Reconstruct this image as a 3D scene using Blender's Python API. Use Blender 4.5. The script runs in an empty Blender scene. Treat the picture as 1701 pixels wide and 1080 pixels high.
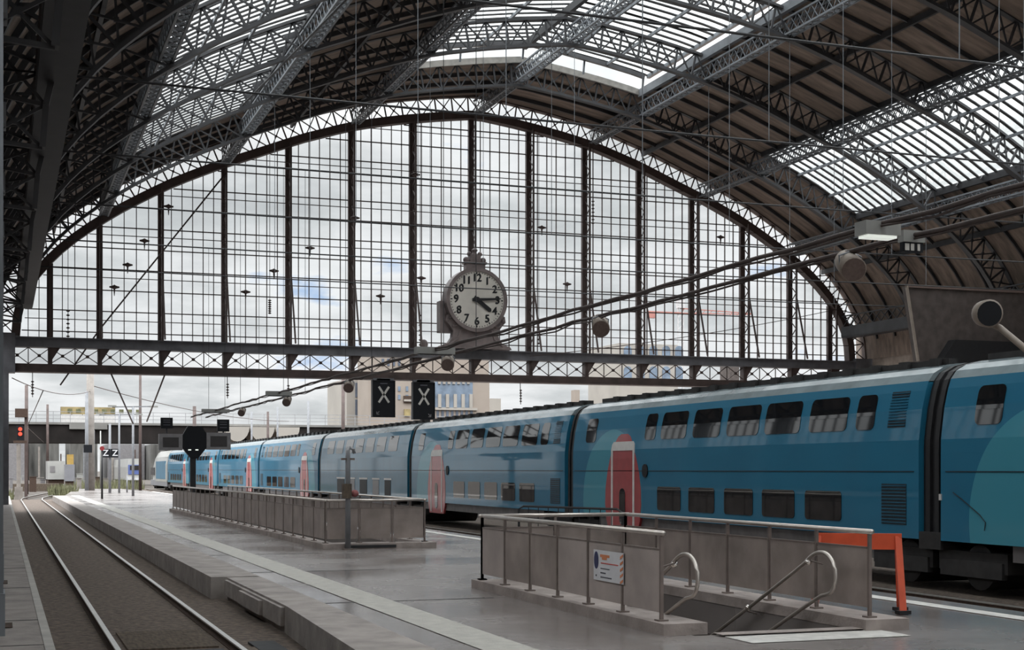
import bpy, math, random
from mathutils import Vector, Matrix

# ------------------------------------------------------------------ camera, sky, exposure
SC = bpy.context.scene
COL = SC.collection
F = 2362.0
TH = math.atan(848 / F)
SN, CS = math.sin(TH), math.cos(TH)
EYE = 1.97
cam_d = bpy.data.cameras.new('camera')
cam_d.sensor_width = 36.0
cam_d.lens = F / 1701 * 36.0
cam_d.shift_y = 240 / 1701
cam_d.clip_end = 3000
cam = bpy.data.objects.new('camera', cam_d)
COL.objects.link(cam)
cam.location = (0, 0, EYE)
cam.rotation_euler = (math.pi / 2, 0, -TH)
SC.camera = cam
SC.view_settings.view_transform = 'Standard'
SC.view_settings.look = 'None'
SC.view_settings.gamma = 1.0
SC.view_settings.exposure = 0.0
SC.view_settings.use_curve_mapping = False
SC.cycles.use_denoising = True
SC.cycles.max_bounces = 8
SC.cycles.diffuse_bounces = 4
SC.cycles.glossy_bounces = 4
SC.cycles.transmission_bounces = 4
SC.cycles.transparent_max_bounces = 24
SC.cycles.sample_clamp_indirect = 4.0
SC.cycles.caustics_reflective = False
SC.cycles.caustics_refractive = False

W = bpy.data.worlds.new('overcast sky')
SC.world = W
W.use_nodes = True
nt = W.node_tree
nt.nodes.clear()
def wn(t, **k):
    n = nt.nodes.new(t)
    for a, b in k.items(): setattr(n, a, b)
    return n
tc = wn('ShaderNodeTexCoord')
sep = wn('ShaderNodeSeparateXYZ')
nt.links.new(tc.outputs['Generated'], sep.inputs[0])
zab = wn('ShaderNodeMath', operation='ABSOLUTE'); nt.links.new(sep.outputs['Z'], zab.inputs[0])
zad = wn('ShaderNodeMath', operation='ADD'); nt.links.new(zab.outputs[0], zad.inputs[0]); zad.inputs[1].default_value = 0.22
dx = wn('ShaderNodeMath', operation='DIVIDE'); nt.links.new(sep.outputs['X'], dx.inputs[0]); nt.links.new(zad.outputs[0], dx.inputs[1])
dy = wn('ShaderNodeMath', operation='DIVIDE'); nt.links.new(sep.outputs['Y'], dy.inputs[0]); nt.links.new(zad.outputs[0], dy.inputs[1])
cmb = wn('ShaderNodeCombineXYZ'); nt.links.new(dx.outputs[0], cmb.inputs[0]); nt.links.new(dy.outputs[0], cmb.inputs[1])
n1 = wn('ShaderNodeTexNoise'); n1.inputs['Scale'].default_value = 2.3; n1.inputs['Detail'].default_value = 7; n1.inputs['Roughness'].default_value = 0.56
nt.links.new(cmb.outputs[0], n1.inputs['Vector'])
cr = wn('ShaderNodeValToRGB')
els = cr.color_ramp.elements
els[0].position = 0.30; els[0].color = (0.50, 0.65, 0.88, 1)
els[1].position = 0.72; els[1].color = (0.50, 0.525, 0.54, 1)
e = els.new(0.38); e.color = (0.93, 0.95, 0.96, 1)
e = els.new(0.47); e.color = (0.84, 0.86, 0.87, 1)
e = els.new(0.57); e.color = (0.66, 0.69, 0.70, 1)
nt.links.new(n1.outputs['Fac'], cr.inputs[0])
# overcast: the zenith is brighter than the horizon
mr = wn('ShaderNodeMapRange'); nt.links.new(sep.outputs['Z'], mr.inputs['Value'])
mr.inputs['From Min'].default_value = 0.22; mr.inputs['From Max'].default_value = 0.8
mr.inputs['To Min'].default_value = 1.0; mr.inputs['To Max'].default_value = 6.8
# warm dull ground light below the horizon
gr = wn('ShaderNodeMath', operation='LESS_THAN'); nt.links.new(sep.outputs['Z'], gr.inputs[0]); gr.inputs[1].default_value = -0.004
gmx = wn('ShaderNodeMix', data_type='RGBA'); nt.links.new(gr.outputs[0], gmx.inputs['Factor']); nt.links.new(cr.outputs[0], gmx.inputs['A']); gmx.inputs['B'].default_value = (0.22, 0.19, 0.16, 1)
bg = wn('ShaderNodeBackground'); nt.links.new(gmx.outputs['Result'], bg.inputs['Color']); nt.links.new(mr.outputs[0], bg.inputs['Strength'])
wo = wn('ShaderNodeOutputWorld'); nt.links.new(bg.outputs[0], wo.inputs[0])

# ------------------------------------------------------------------ materials
def lin(c):
    return tuple(((v / 255) / 12.92 if v / 255 <= 0.04045 else ((v / 255 + 0.055) / 1.055) ** 2.4) for v in c)
def principled(name, col, rough=0.6, metal=0.0, var=0.25, scale=3.0, bump=0.0, bscale=20.0, spec=0.5, coat=0.0, emit=None, estr=0.0, stretch=None):
    m = bpy.data.materials.new(name); m.use_nodes = True
    t = m.node_tree; b = t.nodes['Principled BSDF']
    b.inputs['Roughness'].default_value = rough; b.inputs['Metallic'].default_value = metal
    b.inputs['Specular IOR Level'].default_value = spec
    if coat: b.inputs['Coat Weight'].default_value = coat; b.inputs['Coat Roughness'].default_value = 0.05
    tc = t.nodes.new('ShaderNodeTexCoord'); src = tc.outputs['Object']
    if stretch:
        mp = t.nodes.new('ShaderNodeMapping'); mp.inputs['Scale'].default_value = stretch
        t.links.new(src, mp.inputs[0]); src = mp.outputs[0]
    if var > 0:
        n = t.nodes.new('ShaderNodeTexNoise'); n.inputs['Scale'].default_value = scale; n.inputs['Detail'].default_value = 6
        t.links.new(src, n.inputs['Vector'])
        r = t.nodes.new('ShaderNodeValToRGB')
        r.color_ramp.elements[0].position = 0.3; r.color_ramp.elements[1].position = 0.7
        r.color_ramp.elements[0].color = (*[c * (1 - var) for c in col], 1)
        r.color_ramp.elements[1].color = (*[min(1, c * (1 + var)) for c in col], 1)
        t.links.new(n.outputs['Fac'], r.inputs[0]); t.links.new(r.outputs[0], b.inputs['Base Color'])
    else:
        b.inputs['Base Color'].default_value = (*col, 1)
    if bump:
        n2 = t.nodes.new('ShaderNodeTexNoise'); n2.inputs['Scale'].default_value = bscale; n2.inputs['Detail'].default_value = 5
        t.links.new(src, n2.inputs['Vector'])
        bp = t.nodes.new('ShaderNodeBump'); bp.inputs['Strength'].default_value = bump; bp.inputs['Distance'].default_value = 0.05
        t.links.new(n2.outputs['Fac'], bp.inputs['Height']); t.links.new(bp.outputs[0], b.inputs['Normal'])
    if emit:
        b.inputs['Emission Color'].default_value = (*emit, 1); b.inputs['Emission Strength'].default_value = estr
    return m
def glass(name, tint, gloss=0.06, rough=0.02, milk=0.0):
    m = bpy.data.materials.new(name); m.use_nodes = True
    t = m.node_tree; t.nodes.clear()
    o = t.nodes.new('ShaderNodeOutputMaterial'); tr = t.nodes.new('ShaderNodeBsdfTransparent'); gl = t.nodes.new('ShaderNodeBsdfGlossy')
    tr.inputs[0].default_value = (*tint, 1); gl.inputs['Roughness'].default_value = rough
    lw = t.nodes.new('ShaderNodeLayerWeight'); lw.inputs[0].default_value = 0.25
    ml = t.nodes.new('ShaderNodeMath'); ml.operation = 'MULTIPLY'; ml.inputs[1].default_value = gloss * 4
    t.links.new(lw.outputs['Fresnel'], ml.inputs[0])
    mx = t.nodes.new('ShaderNodeMixShader'); t.links.new(ml.outputs[0], mx.inputs[0])
    src = tr.outputs[0]
    if milk:
        tl = t.nodes.new('ShaderNodeBsdfTranslucent'); tl.inputs[0].default_value = (0.9, 0.92, 0.9, 1)
        m2 = t.nodes.new('ShaderNodeMixShader'); m2.inputs[0].default_value = milk; t.links.new(tr.outputs[0], m2.inputs[1]); t.links.new(tl.outputs[0], m2.inputs[2]); src = m2.outputs[0]
    t.links.new(src, mx.inputs[1]); t.links.new(gl.outputs[0], mx.inputs[2]); t.links.new(mx.outputs[0], o.inputs[0])
    return m
M = {}
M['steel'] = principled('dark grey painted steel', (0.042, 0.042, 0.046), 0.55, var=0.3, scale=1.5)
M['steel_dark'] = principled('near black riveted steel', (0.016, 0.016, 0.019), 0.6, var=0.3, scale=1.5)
M['steel_light'] = principled('blue grey painted steel', (0.20, 0.215, 0.235), 0.5, var=0.25, scale=1.2)
M['gable'] = principled('brown grey gable steel', (0.085, 0.058, 0.052), 0.6, var=0.3, scale=1.5)
M['gable_beam'] = principled('grey gable girder steel', (0.15, 0.15, 0.165), 0.55, var=0.25, scale=1.5)
M['glass'] = glass('thin window glass', (0.95, 0.96, 0.965), 0.05)
M['roof_glass'] = glass('pale roof glass', (0.93, 0.95, 0.95), 0.06, milk=0.2)
M['plank'] = principled('brown roof boards', (0.235, 0.178, 0.142), 0.75, var=0.35, scale=1.0, bump=0.3, bscale=4, stretch=(0.5, 3.0, 1))
M['wall'] = principled('pale brick wall', (0.32, 0.26, 0.22), 0.85, var=0.35, scale=1.3)
M['dark_wall'] = principled('dark brown panels', (0.085, 0.068, 0.062), 0.7, var=0.3, scale=2)
M['concrete'] = principled('warm grey concrete', (0.29, 0.258, 0.24), 0.75, var=0.25, scale=2.5, bump=0.2, bscale=15)
M['curb'] = principled('pinkish concrete curb', (0.29, 0.245, 0.225), 0.7, var=0.25, scale=3, bump=0.2, bscale=18)
M['curb_top'] = principled('pale coping', (0.42, 0.40, 0.37), 0.6, var=0.2, scale=3)
M['tactile'] = principled('pale tactile strip', (0.44, 0.42, 0.38), 0.5, var=0.15, scale=6, bump=0.5, bscale=40)
M['white_line'] = principled('worn white line', (0.55, 0.53, 0.5), 0.5, var=0.2, scale=5)
M['ballast'] = principled('brown ballast', (0.105, 0.080, 0.064), 0.95, var=0.55, scale=9, bump=1.0, bscale=14)
M['gravel'] = principled('pale yard gravel', (0.058, 0.047, 0.039), 0.95, var=0.45, scale=0.6, bump=0.6, bscale=6)
M['dark_mat'] = principled('dark pit grating', (0.018, 0.019, 0.022), 0.7, var=0.4, scale=8)
M['timber'] = principled('old timber boards', (0.10, 0.075, 0.055), 0.85, var=0.4, scale=6, stretch=(4, 0.6, 1))
M['rust'] = principled('rusty rail side', (0.06, 0.035, 0.024), 0.8, var=0.4, scale=12)
M['railtop'] = principled('polished rail head', (0.62, 0.61, 0.59), 0.28, 0.75, var=0.12, scale=8)
M['black'] = principled('black rubber', (0.012, 0.012, 0.014), 0.6, var=0.2, scale=5)
M['black_gloss'] = principled('black painted metal', (0.008, 0.009, 0.012), 0.5, var=0.1, spec=0.25, scale=5)
M['under'] = principled('dark bogie metal', (0.022, 0.020, 0.020), 0.7, var=0.4, scale=4)
M['skirt'] = principled('grey train skirt', (0.11, 0.10, 0.10), 0.55, var=0.25, scale=3)
M['pinkish'] = principled('dull pink cloth', (0.30, 0.10, 0.10), 0.8, var=0.3, scale=6)
M['red'] = principled('red train door', (0.36, 0.045, 0.05), 0.35, var=0.12, scale=3, coat=0.4)
M['white_paint'] = principled('off white paint', (0.62, 0.60, 0.58), 0.4, var=0.08, scale=4)
M['train_glass'] = principled('dark train glass', (0.010, 0.011, 0.013), 0.03, var=0, spec=1.0)
M['train_roof'] = principled('grey blue train roof', (0.22, 0.27, 0.29), 0.2, var=0.2, scale=1.5, coat=0.3)
M['teal_plain'] = principled('plain teal', (0.022, 0.15, 0.25), 0.45, var=0.1, scale=1.0, spec=0.15, coat=0.6)
M['slat_teal'] = principled('dark teal grille', (0.010, 0.028, 0.042), 0.5, var=0.2, scale=5)
M['loco_white'] = principled('white locomotive paint', (0.40, 0.40, 0.385), 0.3, var=0.1, scale=1, coat=0.3)
M['loco_grey'] = principled('grey locomotive paint', (0.22, 0.22, 0.24), 0.4, var=0.1, scale=1)
M['panel'] = principled('perforated brown grey panel', (0.27, 0.222, 0.20), 0.5, 0.0, var=0.25, scale=2.0, bump=0.15, bscale=120)
M['panel_pale'] = principled('pale brown grey panel', (0.36, 0.305, 0.28), 0.5, 0.0, var=0.15, scale=2.0, bump=0.15, bscale=120)
M['post'] = principled('brown railing post', (0.17, 0.135, 0.12), 0.5, 0.1, var=0.2, scale=4)
M['handrail'] = principled('brushed steel handrail', (0.55, 0.50, 0.46), 0.3, 0.8, var=0.1, scale=6)
M['chrome'] = principled('polished glint bead', (0.9, 0.85, 0.8), 0.12, 1.0, var=0.05, scale=6)
M['orange'] = principled('orange red plastic', (0.62, 0.085, 0.03), 0.45, var=0.12, scale=4)
M['sign_white'] = principled('white sign sheet', (0.62, 0.62, 0.64), 0.5, var=0.05, scale=6)
M['sign_blue'] = principled('dark blue print', (0.03, 0.035, 0.10), 0.5, var=0)
M['sign_red'] = principled('red print', (0.55, 0.07, 0.06), 0.5, var=0)
M['sign_orange'] = principled('orange print', (0.62, 0.22, 0.10), 0.5, var=0)
M['sign_text'] = principled('dark grey print', (0.10, 0.10, 0.12), 0.5, var=0)
M['clock_face'] = principled('cream clock dial', (0.70, 0.66, 0.60), 0.5, var=0.12, scale=1.2)
M['clock_case'] = principled('grey brown clock case', (0.21, 0.17, 0.165), 0.6, var=0.25, scale=1.5)
M['clock_black'] = principled('black clock paint', (0.008, 0.008, 0.01), 0.5, var=0)
M['beige'] = principled('beige loudspeaker', (0.30, 0.25, 0.21), 0.5, var=0.12, scale=4)
M['beige_dark'] = principled('brown grille cloth', (0.16, 0.115, 0.10), 0.8, var=0.2, scale=30)
M['cable'] = principled('brown cable tray', (0.060, 0.042, 0.038), 0.6, var=0.3, scale=4)
M['lamp_white'] = principled('white lamp box', (0.30, 0.30, 0.285), 0.4, var=0.08, scale=4)
M['lamp_on'] = principled('lit tube', (0.8, 0.85, 0.8), 0.4, var=0, emit=(0.95, 1.0, 0.92), estr=0.6)
M['x_white'] = principled('pale signal bars', (0.62, 0.60, 0.56), 0.4, var=0)
M['screen'] = principled('dark screen', (0.02, 0.016, 0.016), 0.25, var=0.2, scale=6)
M['grey_box'] = principled('mid grey metal box', (0.21, 0.20, 0.205), 0.45, var=0.12, scale=4)
M['pole_grey'] = principled('grey lamp pole', (0.21, 0.215, 0.23), 0.5, var=0.15, scale=4)
M['pole_pale'] = principled('pale concrete mast', (0.24, 0.215, 0.195), 0.8, var=0.2, scale=2)
M['bridge'] = principled('dark bridge steel', (0.018, 0.015, 0.014), 0.8, var=0.35, scale=0.4, spec=0.2)
M['bridge_pale'] = principled('pale bridge parapet', (0.20, 0.195, 0.185), 0.8, var=0.15, scale=0.4)
M['rail_thin'] = principled('grey bridge railing', (0.30, 0.30, 0.31), 0.6, var=0.1, scale=1)
M['board'] = principled('yellow billboard', (0.30, 0.235, 0.11), 0.6, var=0.5, scale=0.5)
M['stone'] = principled('sandstone facade', (0.33, 0.28, 0.24), 0.85, var=0.08, scale=0.2)
M['stone_pale'] = principled('pale facade', (0.38, 0.35, 0.315), 0.85, var=0.08, scale=0.2)
M['win_dark'] = principled('facade window', (0.12, 0.14, 0.18), 0.2, var=0.3, scale=0.3)
M['win_blue'] = principled('blue grey curtain wall', (0.18, 0.23, 0.30), 0.2, var=0.35, scale=0.4)
M['crane_red'] = principled('red crane lattice', (0.45, 0.20, 0.17), 0.6, var=0.1, scale=1)
M['crane_white'] = principled('white crane lattice', (0.6, 0.58, 0.58), 0.6, var=0.1, scale=1)
M['signal_red'] = principled('red signal lens', (0.5, 0.03, 0.02), 0.3, var=0, emit=(1.0, 0.10, 0.05), estr=1.2)
M['yellow'] = principled('yellow machine paint', (0.40, 0.26, 0.07), 0.5, var=0.15, scale=2)
M['blue_paint'] = principled('blue train front', (0.10, 0.14, 0.34), 0.35, var=0.1, scale=2)
M['shrub'] = principled('dry green brush', (0.15, 0.15, 0.08), 0.9, var=0.5, scale=2, bump=1.0, bscale=3)
M['yard_wall'] = principled('hazy grey sheds', (0.105, 0.102, 0.095), 0.9, var=0.6, scale=0.5, stretch=(1.5, 1, .25))

def asphalt():
    m = bpy.data.materials.new('damp dark asphalt'); m.use_nodes = True
    t = m.node_tree; b = t.nodes['Principled BSDF']
    tc = t.nodes.new('ShaderNodeTexCoord')
    def noise(scale, detail=5):
        n = t.nodes.new('ShaderNodeTexNoise'); n.inputs['Scale'].default_value = scale; n.inputs['Detail'].default_value = detail
        t.links.new(tc.outputs['Object'], n.inputs['Vector']); return n
    def ramp(n, p0, c0, p1, c1):
        r = t.nodes.new('ShaderNodeValToRGB'); r.color_ramp.elements[0].position = p0; r.color_ramp.elements[1].position = p1
        r.color_ramp.elements[0].color = (*c0, 1); r.color_ramp.elements[1].color = (*c1, 1); t.links.new(n.outputs['Fac'], r.inputs[0]); return r
    c = ramp(noise(0.5), 0.3, (0.165, 0.146, 0.138), 0.7, (0.225, 0.20, 0.19))
    t.links.new(c.outputs[0], b.inputs['Base Color'])
    r = ramp(noise(0.35), 0.35, (0.13,) * 3, 0.65, (0.34,) * 3)
    t.links.new(r.outputs[0], b.inputs['Roughness'])
    bp = t.nodes.new('ShaderNodeBump'); bp.inputs['Strength'].default_value = 0.04; bp.inputs['Distance'].default_value = 0.02
    t.links.new(noise(60, 3).outputs['Fac'], bp.inputs['Height']); t.links.new(bp.outputs[0], b.inputs['Normal'])
    b.inputs['Specular IOR Level'].default_value = 0.42
    return m
M['asphalt'] = asphalt()

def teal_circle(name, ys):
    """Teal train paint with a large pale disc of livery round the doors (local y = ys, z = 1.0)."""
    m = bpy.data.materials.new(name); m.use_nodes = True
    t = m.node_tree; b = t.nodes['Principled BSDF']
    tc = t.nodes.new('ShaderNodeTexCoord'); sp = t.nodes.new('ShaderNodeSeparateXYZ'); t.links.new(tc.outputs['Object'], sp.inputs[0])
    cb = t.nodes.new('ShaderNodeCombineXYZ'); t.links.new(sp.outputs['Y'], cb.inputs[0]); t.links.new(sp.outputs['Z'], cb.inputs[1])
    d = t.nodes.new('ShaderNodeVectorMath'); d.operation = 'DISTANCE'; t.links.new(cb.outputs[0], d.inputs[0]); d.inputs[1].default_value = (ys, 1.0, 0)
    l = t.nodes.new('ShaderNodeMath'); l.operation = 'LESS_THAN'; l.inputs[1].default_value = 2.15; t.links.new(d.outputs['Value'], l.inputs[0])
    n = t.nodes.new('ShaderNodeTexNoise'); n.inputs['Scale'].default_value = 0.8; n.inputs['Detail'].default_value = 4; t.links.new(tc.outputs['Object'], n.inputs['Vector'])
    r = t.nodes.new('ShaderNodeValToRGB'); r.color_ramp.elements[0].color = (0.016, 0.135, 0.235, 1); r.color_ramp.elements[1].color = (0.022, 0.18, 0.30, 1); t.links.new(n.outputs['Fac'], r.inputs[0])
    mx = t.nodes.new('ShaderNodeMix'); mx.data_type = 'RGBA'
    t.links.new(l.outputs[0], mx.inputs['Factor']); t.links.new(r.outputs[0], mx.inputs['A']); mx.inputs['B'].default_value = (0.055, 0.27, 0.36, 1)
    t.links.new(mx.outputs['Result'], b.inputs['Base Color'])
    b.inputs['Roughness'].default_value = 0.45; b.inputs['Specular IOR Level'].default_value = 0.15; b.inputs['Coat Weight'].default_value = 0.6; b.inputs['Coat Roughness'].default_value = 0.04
    return m

# ------------------------------------------------------------------ mesh helpers
class MB:
    def __init__(s): s.v = []; s.f = []
    def add(s, vs, fs):
        k = len(s.v); s.v += [tuple(p) for p in vs]; s.f += [tuple(i + k for i in f) for f in fs]; return s
    def box(s, x0, x1, y0, y1, z0, z1):
        return s.add([(x0,y0,z0),(x1,y0,z0),(x1,y1,z0),(x0,y1,z0),(x0,y0,z1),(x1,y0,z1),(x1,y1,z1),(x0,y1,z1)],
                     [(0,3,2,1),(4,5,6,7),(0,1,5,4),(1,2,6,5),(2,3,7,6),(3,0,4,7)])
    def bar(s, p, q, w, h=None, up=(0, 0, 1)):
        p = Vector(p); q = Vector(q); d = (q - p)
        if d.length < 1e-6: return s
        d.normalize(); u = Vector(up)
        if abs(d.dot(u)) > 0.98: u = Vector((0, 1, 0)) if abs(d.y) < 0.9 else Vector((1, 0, 0))
        a = d.cross(u).normalized() * (w / 2); b = a.cross(d).normalized() * ((h or w) / 2)
        vs = [p - a - b, p + a - b, p + a + b, p - a + b, q - a - b, q + a - b, q + a + b, q - a + b]
        return s.add(vs, [(0,1,2,3),(7,6,5,4),(0,4,5,1),(1,5,6,2),(2,6,7,3),(3,7,4,0)])
    def tube(s, pts, r, n=8):
        pts = [Vector(p) for p in pts]; rings = []
        for i, p in enumerate(pts):
            d = (pts[min(i + 1, len(pts) - 1)] - pts[max(i - 1, 0)]).normalized()
            u = Vector((0, 0, 1)) if abs(d.z) < 0.9 else Vector((1, 0, 0))
            a = d.cross(u).normalized(); b = a.cross(d)
            rr = r[i] if isinstance(r, (list, tuple)) else r
            rings.append([p + a * (rr * math.cos(2 * math.pi * k / n)) + b * (rr * math.sin(2 * math.pi * k / n)) for k in range(n)])
        vs = [v for g in rings for v in g]; fs = []
        for i in range(len(pts) - 1):
            for k in range(n):
                fs.append((i * n + k, i * n + (k + 1) % n, (i + 1) * n + (k + 1) % n, (i + 1) * n + k))
        fs.append(tuple(range(n - 1, -1, -1))); fs.append(tuple(range((len(pts) - 1) * n, len(pts) * n)))
        return s.add(vs, fs)
    def sphere(s, c, r, n=12, sz=1.0):
        pts = [(c[0], c[1], c[2] + r * sz * math.sin(-math.pi / 2 + math.pi * i / n)) for i in range(n + 1)]
        return s.tube(pts, [max(1e-3, r * math.cos(-math.pi / 2 + math.pi * i / n)) for i in range(n + 1)], n)
    def prism(s, poly, off):
        """poly: 3-D outline, extruded by the vector off."""
        n = len(poly); off = Vector(off)
        vs = [Vector(p) for p in poly] + [Vector(p) + off for p in poly]
        return s.add(vs, [tuple(range(n)), tuple(range(2 * n - 1, n - 1, -1))] + [(i, i + n, (i + 1) % n + n, (i + 1) % n) for i in range(n)])
    def build(s, name, mat, parent=None, smooth=False, origin=None):
        if parent is not None: o0 = root_pos(parent)
        elif origin is not None: o0 = Vector(origin)
        else:
            xs = [p[0] for p in s.v]; ys = [p[1] for p in s.v]; zs = [p[2] for p in s.v]
            o0 = Vector(((min(xs) + max(xs)) / 2, (min(ys) + max(ys)) / 2, min(zs)))
        me = bpy.data.meshes.new(name)
        me.from_pydata([(p[0] - o0.x, p[1] - o0.y, p[2] - o0.z) for p in s.v], [], s.f)
        import bmesh
        bm = bmesh.new(); bm.from_mesh(me); bmesh.ops.recalc_face_normals(bm, faces=bm.faces); bm.to_mesh(me); bm.free()
        me.materials.append(mat)
        if smooth:
            for p in me.polygons: p.use_smooth = True
        o = bpy.data.objects.new(name, me); COL.objects.link(o)
        if parent is not None: o.parent = parent
        else: o.location = o0
        return o
def root_pos(o):
    p = Vector(o.location)
    while o.parent is not None: o = o.parent; p += Vector(o.location)
    return p
def tag(o, label=None, cat=None, group=None, kind=None):
    if label: o['label'] = label
    if cat: o['category'] = cat
    if group: o['group'] = group
    if kind: o['kind'] = kind
    return o
def thing(name, label, cat, loc, group=None, kind=None):
    o = bpy.data.objects.new(name, None); o.empty_display_size = 0.1
    COL.objects.link(o); o.location = loc
    return tag(o, label, cat, group, kind)
def struct(o, label=None): return tag(o, label, kind='structure')
def ray(px, py):
    u = (px - 850.5) / F; v = (780 - py) / F
    return (SN + CS * u, CS - SN * u, v)
def atY(px, py, Y):
    d = ray(px, py); t = Y / d[1]; return Vector((t * d[0], Y, EYE + t * d[2]))
def atX(px, py, X):
    d = ray(px, py); t = X / d[0]; return Vector((X, t * d[1], EYE + t * d[2]))
def atZ(px, py, Z):
    d = ray(px, py); t = (Z - EYE) / d[2]; return Vector((t * d[0], t * d[1], Z))
ORD = ['first','second','third','fourth','fifth','sixth','seventh','eighth','ninth','tenth','eleventh','twelfth','thirteenth','fourteenth','fifteenth','sixteenth']
def text_mesh(txt, size):
    c = bpy.data.curves.new('t', 'FONT'); c.body = txt; c.size = size; c.align_x = 'CENTER'; c.align_y = 'CENTER'; c.extrude = 0.004; c.offset = size * .014
    o = bpy.data.objects.new('t', c); COL.objects.link(o)
    dg = bpy.context.evaluated_depsgraph_get(); me = o.evaluated_get(dg).to_mesh()
    vs = [Vector(v.co) for v in me.vertices]; fs = [tuple(p.vertices) for p in me.polygons]
    o.evaluated_get(dg).to_mesh_clear(); bpy.data.objects.remove(o)
    return vs, fs
def put_text(mb, txt, size, c, right=(1, 0, 0), up=(0, 0, 1), sx=1.0):
    vs, fs = text_mesh(txt, size); r = Vector(right); u = Vector(up); n = r.cross(u); c = Vector(c)
    mb.add([c + r * (v.x * sx) + u * v.y + n * v.z for v in vs], fs)

# ------------------------------------------------------------------ hall profile
CX = 28.0
D = 85.0
PO = [(0,25.4),(2.4,25.1),(4.8,24.72),(6.7,24.36),(8.5,23.93),(11.5,22.95),(14.5,21.75),(16.3,21.05),(18,20.3),(19.6,19.52),(21,18.72),(22.2,18.0),(23.2,17.33),(24.3,16.55),(25.3,15.72),(26.1,14.95),(26.8,14.15),(27.4,13.3),(27.8,12.6),(28.15,11.7),(28.35,10.8),(28.45,9.6)]
def pz(r):
    r = abs(r)
    for (a, b), (c, d) in zip(PO, PO[1:]):
        if a <= r <= c: return b + (d - b) * (r - a) / (c - a)
    return 9.6
def offset(profile, d):
    out = []
    for i, (r, z) in enumerate(profile):
        a = profile[max(i - 1, 0)]; b = profile[min(i + 1, len(profile) - 1)]
        tx, tz = b[0] - a[0], b[1] - a[1]
        if i == 0: tx, tz = 1, 0
        L = math.hypot(tx, tz); out.append((max(0, r + tz / L * d), z - tx / L * d))
    return out
def both(profile): return [(-r, z) for r, z in reversed(profile)] + [p for p in profile if p[0] > 0]
def lerp_prof(P, r):
    r = abs(r)
    for (a, b), (c, d) in zip(P, P[1:]):
        if a <= r <= c and c > a: return b + (d - b) * (r - a) / (c - a)
    return P[-1][1]
PI_ = offset(PO, 1.35)
def resample(P, step):
    pts = both(P); out = [pts[0]]; acc = 0
    lens = [math.dist(a, b) for a, b in zip(pts, pts[1:])]; tot = sum(lens); n = round(tot / step); L = tot / n
    i = 0; pos = 0
    for k in range(1, n):
        t = k * L
        while pos + lens[i] < t: pos += lens[i]; i += 1
        f = (t - pos) / lens[i]; a, b = pts[i], pts[i + 1]
        out.append((a[0] + (b[0] - a[0]) * f, a[1] + (b[1] - a[1]) * f))
    out.append(pts[-1]); return out
OUTER = resample(PO, 1.1)
def matched(d):
    """the outer polyline offset inwards by d, same count"""
    out = []
    for i, (r, z) in enumerate(OUTER):
        a = OUTER[max(i - 1, 0)]; b = OUTER[min(i + 1, len(OUTER) - 1)]
        tx, tz = b[0] - a[0], b[1] - a[1]; L = math.hypot(tx, tz)
        out.append((r + tz / L * d, z - tx / L * d))
    return out
def P3(p, y): return (CX + p[0], y, p[1])

def arch_truss(name, label, Y, mat, depth, wo, ho, wi, hi, web, haunch, group, matlat=None, wide=0.0):
    t = thing(name, label, 'roof truss', (CX, Y, 9.6), group)
    o = OUTER; i = matched(depth)
    m = MB()
    for a, b in zip(o, o[1:]): m.bar(P3(a, Y), P3(b, Y), wo, ho, up=(0, 1, 0)) if False else m.bar(P3(a, Y), P3(b, Y), ho, wo, up=(0, 1, 0))
    m.build('outer_chord', mat, t)
    m = MB()
    for a, b in zip(i, i[1:]): m.bar(P3(a, Y), P3(b, Y), hi, wi, up=(0, 1, 0))
    m.build('inner_chord', mat, t)
    m = MB()
    n = len(o)
    for k in range(n):
        m.bar(P3(o[k], Y), P3(i[k], Y), web * 1.3, web * 1.3, up=(0, 1, 0))
        if k + 1 < n:
            m.bar(P3(o[k], Y - .03), P3(i[k + 1], Y - .03), web, .05, up=(0, 1, 0))
            m.bar(P3(i[k], Y + .03), P3(o[k + 1], Y + .03), web, .05, up=(0, 1, 0))
            c = [(o[k][j] + i[k + 1][j] + i[k][j] + o[k + 1][j]) / 4 for j in (0, 1)]
            m.box(CX + c[0] - web, CX + c[0] + web, Y - .05, Y + .05, c[1] - web, c[1] + web)
    m.build('lattice_web', matlat or mat, t)
    if haunch:
        m = MB()
        for k in range(n - 1):
            if max(o[k][1], o[k + 1][1]) < haunch:
                m.prism([P3(o[k], Y - .04), P3(o[k + 1], Y - .04), P3(i[k + 1], Y - .04), P3(i[k], Y - .04)], (0, .08, 0))
        m.build('haunch_plate', mat, t)
    return t

# ------------------------------------------------------------------ ground, platforms, walls
m = MB(); m.box(-300, 900, -400, 1800, -1.2, -0.52); struct(m.build('ground', M['gravel']))
m = MB(); m.box(0.3, 3.9, -10, 118, -0.519, -0.40); struct(m.build('trackbed_floor', M['ballast']))
m = MB(); m.box(13.0, 22, -10, 175, -0.519, -0.40); struct(m.build('trackbed_floor', M['ballast']))
EDGE = [(3.10, -8), (3.30, 8), (3.54, 13.2), (3.86, 20.4), (3.86, 26.1), (3.60, 26.3), (3.60, 112), (4.4, 118), (5.6, 132), (7.2, 150)]
INNER = 4.47
STAIRS = [(7.72, 9.85, 15.1, 21.8), (7.75, 9.95, 35.0, 67.6)]
m = MB()   # main platform surface, with the two stairwells left open
xs = [INNER, 7.72, 9.9, 13.3]
ys = [-8, 15.1, 21.8, 35.0, 67.6, 112]
for a in range(3):
    for b in range(5):
        if a == 1 and b in (1, 3): continue
        m.box(xs[a], xs[a + 1], ys[b], ys[b + 1], -0.45, 0.0)
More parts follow.
